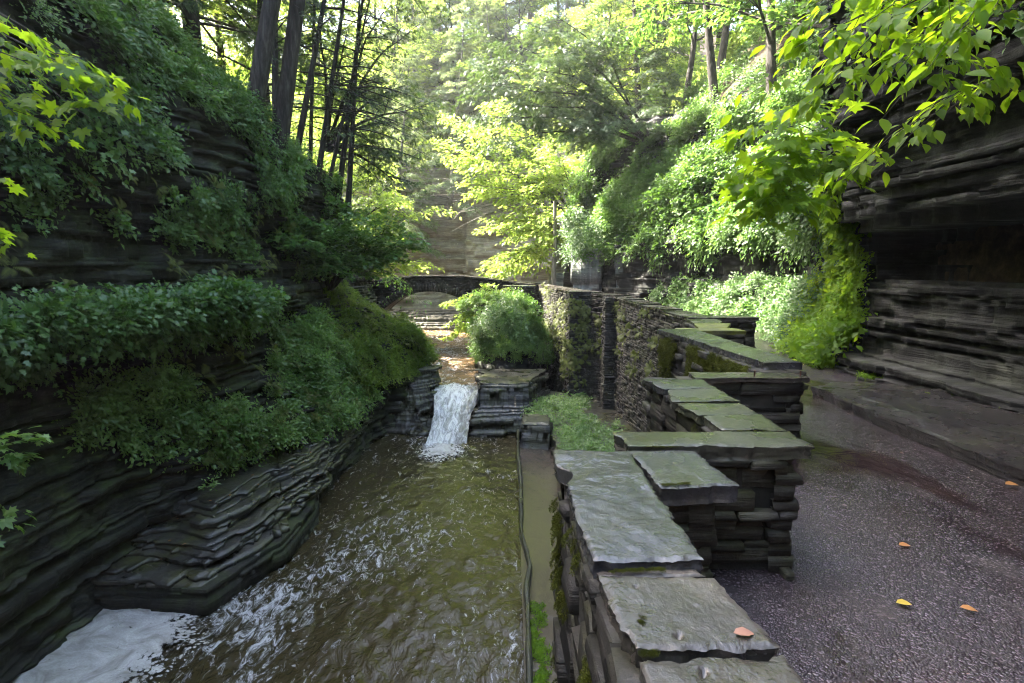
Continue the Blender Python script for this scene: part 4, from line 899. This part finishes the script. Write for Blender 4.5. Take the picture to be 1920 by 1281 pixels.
joint((.345, 1.30), (.39, 1.305), ZT-.01, 22, .006); joint((1.35, 3.25), (1.65, 3.25), ZT-.008, 30, .004); joint((1.3, 3.98), (1.5, 3.99), ZT-.015, 24, .005); joint((.375, 1.42), (.385, 1.45), ZT-.006, 12, .004)
mb = MB(); scatter(mb, C_moss, np.array(pm), np.array(nm), np.where(np.array(nm)[:, 2] > .9, R.uniform(.12, .32, len(pm)), R.uniform(.5, 1.3, len(pm)))*np.where(np.array(pm)[:, 1] > 5, 1.8, 1))
# joints tufts smaller
o = mb.build('moss', M['moss'], wall); fix(o); o['kind'] = 'stuff'

# ------------------------------------------------------------------ trees
def limb(mb, p0, d, Ln, r0, r1=.3, n=9, wob=.12, sag=0., seg=6, lift=0.):
    d = nrm(np.array(d, float)); t = np.linspace(0, 1, n); q = R.randint(9999)
    pts = np.array(p0)[None]+d[None]*(t*Ln)[:, None]
    pts[:, 0] += wob*Ln*.4*noise(t*3, q+.5, seed=1)*t; pts[:, 1] += wob*Ln*.4*noise(t*3, q+.5, seed=2)*t; pts[:, 2] += -sag*Ln*t**2+lift*Ln*t**2+wob*Ln*.2*noise(t*3, q+.5, seed=3)*t
    tube(mb, pts, r0*(1-(1-r1)*t), seg, rough=.06); return pts
def leafy(mb, T, pts, n, ls, spread, droop=.3, flat=.8):
    """flat sprays of leaves about the outer part of a limb"""
    pts = np.asarray(pts); m = len(pts)
    f = R.uniform(.25, 1, n)**.8*(m-1); i = np.minimum(f.astype(int), m-2); fr = (f-i)[:, None]
    p = pts[i]*(1-fr)+pts[i+1]*fr; tg = nrm(pts[i+1]-pts[i]); sd = nrm(np.cross(tg, [0, 0, 1.]))*np.where(R.rand(n) < .5, 1, -1)[:, None]
    w = R.rand(n)[:, None]*spread
    p = p+sd*w+tg*w*.5+R.normal(size=(n, 3))*spread*np.array([.12, .12, .10]); p[:, 2] -= (w[:, 0]**2)*droop/max(spread, .01)
    ax = nrm(sd*.8+tg*.7+R.normal(size=(n, 3))*.35+np.array([0, 0, -droop]))
    nr = nrm(np.array([0, 0, flat])+R.normal(size=(n, 3))*.28)
    leaves(mb, T, p, ax, nr, ls*R.uniform(.6, 1.25, n), R.uniform(0, 1, n))
def deciduous(H, r, crown0, nl, sub, nleaf, ls, T=RH, spread=.5, wid=.42, lean=(0, 0)):
    tr = MB(); cr = MB(); n = 14; t = np.linspace(0, 1, n); q = R.randint(999)
    pts = np.column_stack([lean[0]*H*t**1.3+.25*noise(t*2.5, q, seed=5)*t*H*.12, lean[1]*H*t**1.3+.25*noise(t*2.5, q, seed=6)*t*H*.12, H*t-.9])
    tube(tr, pts, r*(1.25-1.05*t)*np.where(t < .05, 1.3, 1), 9, rough=.08)
    for i in range(nl):
        f = crown0+(1-crown0)*(i+R.rand())/nl; k = f*(n-1); a = int(min(k, n-2)); p0 = pts[a]+(pts[a+1]-pts[a])*(k-a)
        az = i*2.4+R.uniform(-.5, .5); el = .15+.9*f*R.uniform(.5, 1); Ln = H*wid*(1.15-.75*f)*R.uniform(.7, 1.15)
        d = (math.cos(az), math.sin(az), el); lp = limb(tr, p0, d, Ln, r*.42*(1.2-f), .2, 9, .3, .05)
        leafy(cr, T, lp, nleaf//2, ls, spread)
        for j in range(sub):
            m = R.randint(3, 8); d2 = nrm(np.array(d)+rdir(1)[0]*.9); d2[2] = d2[2]*.5+.1
            sp = limb(tr, lp[m], d2, Ln*R.uniform(.3, .6), r*.14, .25, 6, .3, .1, 4)
            leafy(cr, T, sp, nleaf, ls, spread)
    return tr, cr
def hemlock(H, r, z0=.15, nb=70, wid=.22, nleaf=170, ls=.13, spread=.42, sparse=1.0, lean=(0, 0)):
    tr = MB(); cr = MB(); n = 16; t = np.linspace(0, 1, n)
    pts = np.column_stack([lean[0]*H*t, lean[1]*H*t, H*t-1.3]); tube(tr, pts, r*(1.15-1.08*t), 10, rough=.06)
    for i in range(nb):
        f = z0+(1-z0)*(i+R.rand()*.7)/nb; p0 = np.array([np.interp(f, t, pts[:, c]) for c in range(3)])
        az = R.uniform(0, TAU); Ln = H*wid*(1.12-f)*R.uniform(.65, 1.15)+.4
        lp = limb(tr, p0, (math.cos(az), math.sin(az), .12+.25*f), Ln, r*.16*(1.2-f)+.012, .2, 9, .12, .28, 4)
        if R.rand() < sparse: leafy(cr, SP, lp, int(nleaf*(.4+Ln/(H*wid))), ls, spread*(.6+.5*Ln/(H*wid)), .5, .9)
    return tr, cr
# needle spray: a few thin blades fanned on one twig
_v = [];_f = []
for i, (a, l) in enumerate(((-.7, .55), (-.3, .85), (.05, 1), (.4, .8), (.75, .5))):
    x = .12*i; _v += [(x*.6, 0, 0), (x*.6+math.cos(a)*l*.5-.05*math.sin(a), math.sin(a)*l*.5+.05*math.cos(a), -.02), (x*.6+math.cos(a)*l, math.sin(a)*l, -.1), (x*.6+math.cos(a)*l*.5+.05*math.sin(a), math.sin(a)*l*.5-.05*math.cos(a), -.02)]
    _f.append((4*i, 4*i+3, 4*i+2, 4*i+1))
SP = tmpl(_v, [_f])

def tree(name, pr, matt, matc, loc, label, cat='tree', group=None, rz=0, sc=1.0, tilt=(0, 0)):
    e = empty(name, loc, label, cat, group, rz); e.scale = (sc,)*3; e.rotation_euler = (tilt[0], tilt[1], rz)
    pr[0].build('trunk', matt, e, smooth=True)
    if pr[1].V: pr[1].build('crown', matc, e)
    return e
def again(e, loc, label, rz, sc, tilt=(0, 0)):
    c = copy_tree(e); c.location = loc; c.rotation_euler = (tilt[0], tilt[1], rz); c.scale = (sc,)*3; c['label'] = label; return c

# the two great trunks and their thin neighbour on the left bank
def bank(px, py, Y):
    p = at(px, py, Y); p[2] = min(p[2], max(float(terr(p[0], p[1])), 4.0)+.1) if terr(p[0], p[1]) > 0 else p[2]; return p
tb = bank(476, 205, 12.2); t1 = tree('hemlock_tree', hemlock(19, .185, .30, 64, .26, 260, .16, .5), M['bark'], L['hem'], tb, 'thick dark trunk leaning right, first of the two great trees on the bank', rz=0, tilt=(0, .24))
tb = bank(530, 225, 12.8); t2 = tree('hemlock_tree', hemlock(20, .17, .30, 60, .26, 260, .16, .5), M['bark'], L['hem'], tb, 'thick dark trunk just behind its twin, nearer the bridge, on the bank', rz=0, tilt=(0, .19))
slim = [(562, 250, 14.5, .085, 9, .24), (600, 300, 15.2, .08, 9.5, .20), (620, 322, 15.8, .06, 8, .27), (638, 335, 16.3, .085, 9.5, .17), (655, 338, 16.9, .09, 8.5, .10), (583, 245, 16.5, .06, 9, .08), (512, 195, 14.8, .10, 12, .05)]
words = ['slender dark tree nearest the great trunks on the bank', 'slender tree second along the bank from the great trunks', 'thin crooked tree leaning over the gap among the slender trunks', 'slender dark tree with long drooping limbs toward the bridge', 'last slender tree on the nose of the bank toward the bridge', 'thin tree standing behind the row of slender trunks', 'narrow straight tree glimpsed between the two great trunks']
for (px, py, Y, r, H, ln), w in zip(slim, words):
    pr = hemlock(H, r, .22, 26, .30, 42, .14, .42, .7); tree('slender_tree', pr, M['bark'], L['hem'], bank(px, py+6, Y), w, group='slender trees on the bank', rz=0, tilt=(0, ln))

# understorey tree spreading over the creek before the bridge
def spray_tree(name, root, tips, r, T, ls, nleaf, spread, matc, label, tw=5, twl=.5, cat='tree', bark='bark', droop=.3, flat=.8):
    tr = MB(); cr = MB(); root = np.array(root)
    for tip in tips:
        tip = np.array(tip); d = tip-root; Ln = np.linalg.norm(d); t = np.linspace(0, 1, 12); arch = np.sin(t*np.pi)*Ln*.10
        pts = root+d*t[:, None]; pts[:, 2] += arch; q = R.randint(999); pts += np.stack([noise(t*4, q, seed=k) for k in (1, 2, 3)], -1)*Ln*.03*np.sin(t*np.pi)[:, None]
        tube(tr, pts-root, r*(1-.85*t), 6); leafy(cr, T, pts[4:]-root, nleaf, ls, spread, droop, flat)
        for j in range(tw):
            i = R.randint(3, 11); sd = rdir(1)[0]; sd[2] *= .35; dd = nrm(nrm(d)*.7+sd)
            sp = limb(tr, pts[i]-root, dd, twl*R.uniform(.5, 1.2), r*.25, .3, 6, .2, .15, 4); leafy(cr, T, sp, nleaf, ls, spread, droop, flat)
    e = empty(name, root, label, cat); tr.build('trunk' if cat == 'tree' else 'stem', M[bark], e, smooth=True); cr.build('crown' if cat == 'tree' else 'leaves', matc, e); return e
spray_tree('understorey_tree', (-5.2, 15.0, .9), [at(x, y, Y) for x, y, Y in ((500, 440, 12.5), (560, 420, 13.5), (620, 430, 14), (680, 450, 15), (740, 470, 16), (780, 450, 16.5), (600, 480, 13.5), (690, 480, 15), (740, 430, 16), (560, 460, 13), (640, 400, 16))], .05, M5, .13, 100, .42, L['shade'], 'pale-leaved small tree spreading over the creek in front of the bridge', tw=9, twl=1.0)
spray_tree('sapling', at(690, 500, 20), [at(x, y, 20.5) for x, y in ((770, 545), (795, 570), (740, 520), (700, 480))], .02, RH, .12, 14, .25, L['slope'], 'sapling bough hanging down across the bridge arch', tw=6, twl=.8)
spray_tree('sapling', at(905, 590, 20.5), [at(x, y, 20.8) for x, y in ((845, 565), (870, 555), (850, 600), (860, 625), (900, 560), (930, 545), (880, 590))], .02, M5, .15, 34, .30, L['sunny'], 'sunlit yellow sapling glowing in front of the bridge arch', tw=5, twl=.55)

# forest
mapleA = deciduous(11, .16, .25, 18, 5, 95, .20)
hemA = hemlock(22, .28, .06, 110, .20, 230, .26, .65)
hemB = hemlock(18, .24, .12, 90, .22, 230, .26, .65)
def ground(x, y): return (x, y, float(terr(x, y)))
kA = tree('maple_tree', mapleA, M['bark'], L['sunny'], (3.6, 31, 7.5), 'bright tree on the cliff edge just behind the one leaning over the bridge', rz=2.2, tilt=(0, -.3), sc=.8)
kB = tree('maple_tree', deciduous(13, .18, .35, 18, 5, 95, .21, lean=(.05, -.05)), M['bark'], L['slope'], ground(8, 22), 'leafy tree on the slope straight above the pale rock', tilt=(0, -.2), sc=.9)
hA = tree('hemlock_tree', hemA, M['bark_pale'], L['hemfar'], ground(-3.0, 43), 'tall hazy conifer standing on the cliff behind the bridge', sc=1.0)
hB = tree('hemlock_tree', hemB, M['bark'], L['hem'], ground(6.8, 29), 'dark conifer on the right slope above the leaning bright tree', tilt=(0, -.08), sc=.8)
# bright boughs leaning out over the far end of the bridge
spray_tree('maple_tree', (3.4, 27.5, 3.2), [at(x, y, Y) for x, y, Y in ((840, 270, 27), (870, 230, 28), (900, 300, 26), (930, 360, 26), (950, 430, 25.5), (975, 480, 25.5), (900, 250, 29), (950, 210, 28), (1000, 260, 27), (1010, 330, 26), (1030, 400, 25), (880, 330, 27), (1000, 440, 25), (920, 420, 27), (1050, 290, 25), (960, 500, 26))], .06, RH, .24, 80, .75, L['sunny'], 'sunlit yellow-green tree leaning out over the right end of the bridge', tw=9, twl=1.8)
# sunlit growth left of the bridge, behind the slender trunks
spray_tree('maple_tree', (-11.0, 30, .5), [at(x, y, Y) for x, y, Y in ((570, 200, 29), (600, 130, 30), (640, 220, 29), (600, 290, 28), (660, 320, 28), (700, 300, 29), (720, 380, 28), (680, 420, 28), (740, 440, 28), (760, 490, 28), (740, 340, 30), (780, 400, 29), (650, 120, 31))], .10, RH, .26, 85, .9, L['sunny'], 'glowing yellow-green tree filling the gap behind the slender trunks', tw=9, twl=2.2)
spray_tree('hemlock_tree', (6.2, 23.5, 6.5), [at(x, y, Y) for x, y, Y in ((880, 230, 21), (905, 160, 21), (930, 110, 22), (960, 200, 21), (1000, 130, 21), (900, 60, 23), (980, 40, 22), (1040, 180, 22), (1060, 90, 22), (930, 280, 21), (1030, 20, 22), (1090, 240, 21))], .06, SP, .20, 150, .6, L['hem'], 'conifer whose drooping boughs reach left across the bright gap', tw=9, twl=1.4, droop=.6)
spray_tree('hemlock_tree', (-6.2, 18.5, 5.5), [at(x, y, Y) for x, y, Y in ((700, 120, 18), (760, 160, 19), (740, 230, 18.5), (790, 300, 19), (770, 60, 18), (720, 20, 17), (700, 280, 18), (650, 60, 17), (800, 200, 19.5), (740, 340, 18.5), (600, 20, 16.5))], .07, SP, .17, 60, .5, L['hem'], 'fine dark conifer boughs hanging from the bank over the creek before the bridge', tw=9, twl=1.1, droop=.7)
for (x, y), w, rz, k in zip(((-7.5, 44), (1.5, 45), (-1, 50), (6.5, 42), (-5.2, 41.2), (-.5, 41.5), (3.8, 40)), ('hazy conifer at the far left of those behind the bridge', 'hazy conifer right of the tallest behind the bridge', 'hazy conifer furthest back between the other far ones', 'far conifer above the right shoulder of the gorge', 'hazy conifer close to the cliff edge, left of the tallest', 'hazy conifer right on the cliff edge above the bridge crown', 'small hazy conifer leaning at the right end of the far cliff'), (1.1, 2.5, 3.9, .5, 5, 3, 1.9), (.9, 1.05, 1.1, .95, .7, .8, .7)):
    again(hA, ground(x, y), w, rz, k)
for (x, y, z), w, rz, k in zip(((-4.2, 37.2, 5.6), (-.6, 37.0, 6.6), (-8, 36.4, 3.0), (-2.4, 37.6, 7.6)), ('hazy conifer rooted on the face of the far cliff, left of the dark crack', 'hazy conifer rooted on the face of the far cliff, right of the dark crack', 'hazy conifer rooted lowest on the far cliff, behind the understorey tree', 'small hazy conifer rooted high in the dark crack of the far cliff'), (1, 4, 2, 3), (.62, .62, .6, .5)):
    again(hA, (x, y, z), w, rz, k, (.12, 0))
for (x, y, z), w, rz, k in zip(((-8.3, 19, 6.2), (-10.5, 20.5, 7.5), (-9.8, 23.5, 5.2), (-4.2, 40.5, 10), (.8, 40.2, 10), (-8, 41, 10)), ('bright leafy tree behind the great twin trunks', 'leafy tree farther up the bank behind the slender trunks', 'leafy tree low on the bank where the gorge bends', 'sunlit leafy tree at the lip of the far cliff, left of centre', 'sunlit leafy tree at the lip of the far cliff, right of centre', 'sunlit leafy tree at the left end of the far cliff'), (1, 2, 3, 4, 5, 6), (.75, .8, .7, 1.0, 1.1, 1.1)):
    again(kA, (x, y, z), w, rz, k)
G = 'woodland trees crowding the slopes of the gorge'
spots = [(-16, 47), (-22, 49), (-12, 50), (-6, 52), (4, 49), (10, 40), (12, 33), (9.5, 35), (14, 27), (-28, 50), (7, 37), (-9.5, 46)]
for i, (x, y) in enumerate(spots):
    c = again(kA, ground(x, y), 'leafy woodland tree among others on the sunlit hillside', i*1.7, R.uniform(.8, 1.25)); c['group'] = G
spots = [(10.5, 18), (9.5, 26), (12, 14), (15, 19), (17, 28), (10, 11), (13, 8), (8.6, 12.5), (8.2, 17.5), (10.4, 20.5), (8.6, 15), (11, 22), (14, 23), (9.2, 30), (17, 12), (19, 17), (9, 5), (12, 1)]
for i, (x, y) in enumerate(spots):
    c = again(kB, ground(x, y), 'leafy woodland tree rising from the slope over the path', i*2.1, R.uniform(.75, 1.05), (0, -.1)); c['group'] = G
spots = [(-9.8, 17.5), (-10.5, 15), (-14.5, 9), (-14, 16), (-17, 13), (-16, 3), (-13.5, 12)]
for i, (x, y) in enumerate(spots):
    c = again(hB, ground(x, y), 'dark woodland conifer on the shaded hill above the creek cliff', i*1.3, R.uniform(.85, 1.15)); c['group'] = 'dark conifers on the shaded hill'
spots = [(-5, -11), (2, -12), (7, -10), (-1, -16), (-10, -9)]  # out-of-view trees, added to shade the faces turned to the camera
for i, (x, y) in enumerate(spots):
    c = again(kB, ground(x, y), 'unseen leafy tree added behind the camera to block skylight', i*1.9, R.uniform(.9, 1.15)); c['group'] = 'unseen skylight-blocking trees behind the camera'

e = empty('edge_stand_in', (1.86, 24.0, .1), 'slim pale upright at the bridge end, added for a sunlit rock edge', 'tree'); tr = MB(); tube(tr, [(0, 0, 0), (.02, 0, .5), (.0, .03, 1.4), (.05, 0, 2.6), (.02, .1, 4.4)], [.24, .13, .11, .10, .07], 9, rough=.15); tr.build('trunk', M['bark_pale'], e, smooth=True)  # pale trunk added in place of a narrow sunlit rock edge
tr = MB(); root = np.array((1.9, 27.0, 5.2))
for x, y in ((820, 350), (850, 380), (835, 330), (880, 400), (850, 420), (900, 430), (870, 360), (810, 385)):
    tip = at(x, y, 25.5)-root; Ln = np.linalg.norm(tip); lp = limb(tr, (0, 0, 0), tip, Ln, .03, .3, 10, .35, .08, 5)
    for j in range(3): limb(tr, lp[R.randint(4, 9)], nrm(tip)+rdir(1)[0]*.7, .7, .012, .3, 6, .4, .2, 4)
e = empty('dead_branch', tuple(root), 'bare pale dead branches hanging under the bright leaves above the bridge', 'branch'); tr.build('stem', M['bark_pale'], e)

# overhanging near branches
lt = [(268, 240, 3.4), (250, 190, 3.5), (215, 170, 3.4), (150, 110, 3.3), (120, 260, 3.2), (60, 250, 3.1), (40, 60, 3.2), (180, 230, 3.3), (20, 150, 3.0), (95, 150, 3.1), (100, 200, 3.2)]
spray_tree('maple_branch', (-4.6, 3.7, 3.2), [at(*p) for p in lt], .012, MA, .10, 13, .13, L['lime'], 'bright green maple branch reaching into view over the creek from the dark cliff', tw=2, twl=.25, cat='branch', droop=.55, flat=.7)
spray_tree('maple_branch', (-4.5, 4.2, 1.9), [at(x, y, 4.0) for x, y in ((45, 480), (20, 330), (10, 440))], .008, MA, .10, 6, .07, L['lime'], 'few maple leaves poking in low at the edge below the bright branch', tw=1, twl=.15, cat='branch', droop=.5)
spray_tree('maple_branch', (-5.2, 4.6, -.3), [at(x, y, 4.6) for x, y in ((50, 800), (30, 850), (20, 990), (40, 825))], .008, MA, .11, 10, .12, L['herb'], 'leafy sprig at the edge of view beside the dark rock wall', tw=2, twl=.2, cat='branch', droop=.5)
rt = [(1400, 180, 4.4), (1430, 140, 4.2), (1490, 90, 3.9), (1560, 130, 3.7), (1500, 200, 4.1), (1590, 60, 3.6), (1650, 170, 3.6), (1700, 40, 3.3), (1640, 240, 3.8), (1740, 130, 3.4), (1800, 60, 3.3), (1530, 30, 3.8), (1860, 20, 3.3), (1600, 190, 3.9), (1450, 60, 4.2)]
spray_tree('dogwood_branch', (4.6, 4.9, 3.9), [at(*p) for p in rt], .012, OV, .125, 17, .17, L['lime'], 'broad-leaved bright branch arching across the top in front of the rock overhang', tw=3, twl=.35, cat='branch', droop=.5, flat=.75)
rt = [(1560, 360, 4.5), (1600, 310, 4.4), (1640, 330, 4.4), (1680, 280, 4.2), (1580, 340, 4.5), (1700, 240, 4.2)]
spray_tree('dogwood_branch', (5.0, 5.3, 3.4), [at(*p) for p in rt], .010, OV, .115, 11, .09, L['lime'], 'drooping leafy twig hanging lowest against the dark overhang', tw=2, twl=.22, cat='branch', droop=.7, flat=.7)
rt = [(1400, 240, 6), (1420, 300, 6), (1380, 330, 6.2), (1450, 350, 6), (1400, 390, 6), (1440, 420, 6.1), (1480, 300, 5.9), (1360, 400, 6.3), (1460, 260, 5.9), (1500, 200, 5.8), (1350, 350, 6.4), (1440, 385, 5.9)]
spray_tree('maple_branch', (4.7, 7.6, 2.9), [at(*p) for p in rt], .012, MA, .17, 14, .22, L['lime'], 'maple boughs with big hand-shaped leaves growing from the end of the overhang', tw=3, twl=.4, cat='branch', droop=.5, flat=.75)

# ------------------------------------------------------------------ fallen leaves
def fallen(loc, T, s, rz, mat, label, name='fallen_leaf', tilt=.12):
    mb = MB(); a = np.array([[math.cos(rz), math.sin(rz), 0]]); n_ = nrm(np.array([[math.sin(rz)*tilt, -tilt, 1.]])); leaves(mb, T, np.array([loc], float), a, n_, np.array([s]), np.array([.5]))
    o = mb.build(name, mat, loc=loc); tag(o, label, 'leaf'); return o
def pix(x, y, z): d = pdir(x, y); t = (z-CAMZ)/d[2]; return (d[0]*t, d[1]*t, z)
fallen(pix(1375, 1187, ZT+.006), OV, .062, .1, L['tan'], 'pale pinkish oval leaf lying on the nearest coping stones')
fallen(pix(1680, 1130, -.14), OV, .085, 0, L['yellow'], 'yellow curled leaf lying alone on the wet path')
fallen(pix(1800, 1138, -.14), OV, .08, -.3, L['orange'], 'orange leaf on the path right of the yellow one')
fallen(pix(1685, 1022, -.14), OV, .085, .1, L['orange'], 'small orange leaf on the path above the yellow one')
fallen(pix(1885, 908, -.11), OV, .13, .1, L['orange'], 'orange leaf at the broken edge of the rock shelf')
fallen(pix(1690, 797, -.07), OV, .08, .8, L['yellow'], 'tiny yellow leaf resting on the rock shelf')
mb = MB(); pts = []
for _ in range(150):
    V = PL[R.randint(13)]; q = V[R.randint(2, 4), R.randint(V.shape[1])]
    if 6.6 < q[1] < 10.5 and q[0] > -5.3: pts.append(q+[R.normal()*.01, R.normal()*.01, .012])
n = len(pts); leaves(mb, OV, np.array(pts), np.column_stack([R.normal(size=(n, 2)), np.zeros(n)]), np.tile([0, 0, 1.], (n, 1))+R.normal(size=(n, 3))*.2, R.uniform(.03, .065, n), R.rand(n))
mb2 = MB(); n = 130; Y = R.uniform(1.5, 12, n); X = np.where(R.rand(n) < .55, 4.0+R.normal(size=n)*.35, R.uniform(1.2, 5.4, n)); Zl = np.where(X > 4.15, .045, -.15)+.012
leaves(mb2, OV, np.stack([X, Y, Zl], -1), np.column_stack([R.normal(size=(n, 2)), np.zeros(n)]), np.tile([0, 0, 1.], (n, 1))+R.normal(size=(n, 3))*.2, R.uniform(.015, .045, n), R.rand(n))
tag(mb2.build('leaf_litter', M['soil']), 'small brown leaf bits strewn on the wet path', 'litter', kind='stuff')
tag(mb.build('leaf_litter', L['orange']), 'scattered fallen leaves on the flat mossy ledge above the pool', 'litter', kind='stuff')

# ------------------------------------------------------------------ light, camera
sc = bpy.context.scene
w = bpy.data.worlds.new('World'); sc.world = w; w.use_nodes = True; nt = w.node_tree
bg = nt.nodes['Background']; sky = nt.nodes.new('ShaderNodeTexSky'); sky.sky_type = 'NISHITA'; sky.sun_disc = False
SAZ, SEL = math.radians(-66), math.radians(47)      # azimuth from +Y towards +X
sky.sun_elevation = SEL; sky.sun_rotation = SAZ; sky.air_density = 1.0; sky.dust_density = 4.0; sky.ozone_density = .4
nt.links.new(sky.outputs[0], bg.inputs[0]); bg.inputs[1].default_value = .15
su = bpy.data.lights.new('sun', 'SUN'); su.energy = 5; su.angle = math.radians(.5); su.color = (1, .93, .80)
so = bpy.data.objects.new('sun', su); col.objects.link(so)
sd = Vector((math.sin(SAZ)*math.cos(SEL), math.cos(SAZ)*math.cos(SEL), math.sin(SEL))); so.rotation_euler = (-sd).to_track_quat('-Z', 'Y').to_euler()
cd = bpy.data.cameras.new('camera'); cd.lens = 36*F/1920; cd.sensor_width = 36; cd.clip_end = 1500; cd.clip_start = .05
co = bpy.data.objects.new('camera', cd); col.objects.link(co); co.location = (0, 0, CAMZ); co.rotation_euler = (math.radians(90)-P, 0, 0); sc.camera = co
sc.view_settings.view_transform = 'Standard'; sc.view_settings.look = 'None'; sc.view_settings.gamma = 1; sc.view_settings.exposure = 3.75
sc.cycles.max_bounces = 7; sc.cycles.diffuse_bounces = 3; sc.cycles.transmission_bounces = 5; sc.cycles.glossy_bounces = 3; sc.cycles.use_denoising = True; sc.cycles.caustics_reflective = False; sc.cycles.caustics_refractive = False
sc.cycles.sample_clamp_indirect = 1.2; sc.cycles.blur_glossy = 1.0; sc.cycles.use_adaptive_sampling = False; sc.cycles.pixel_filter_type = "BLACKMAN_HARRIS"; sc.cycles.filter_width = 1.1


hz = MB(); x0, x1, y0, y1, z0, z1 = -420, 420, -330, 420, -5, 62
V = [(x, y, z) for z in (z0, z1) for x, y in ((x0, y0), (x1, y0), (x1, y1), (x0, y1))]
hz.add(V, [np.array([(3, 2, 1, 0), (4, 5, 6, 7), (0, 1, 5, 4), (1, 2, 6, 5), (2, 3, 7, 6), (3, 0, 4, 7)])])
m, nt = newmat('haze'); N = NT(nt); pv = N.n('ShaderNodeVolumePrincipled', {'Color': (.95, .97, 1, 1), 'Density': .0007, 'Anisotropy': .4}); N.n('ShaderNodeOutputMaterial', {'Volume': pv.outputs[0]})
tag(hz.build('haze', m), 'faint sunlit mist hanging in the gorge', 'haze', kind='stuff')
sc.cycles.volume_bounces = 0
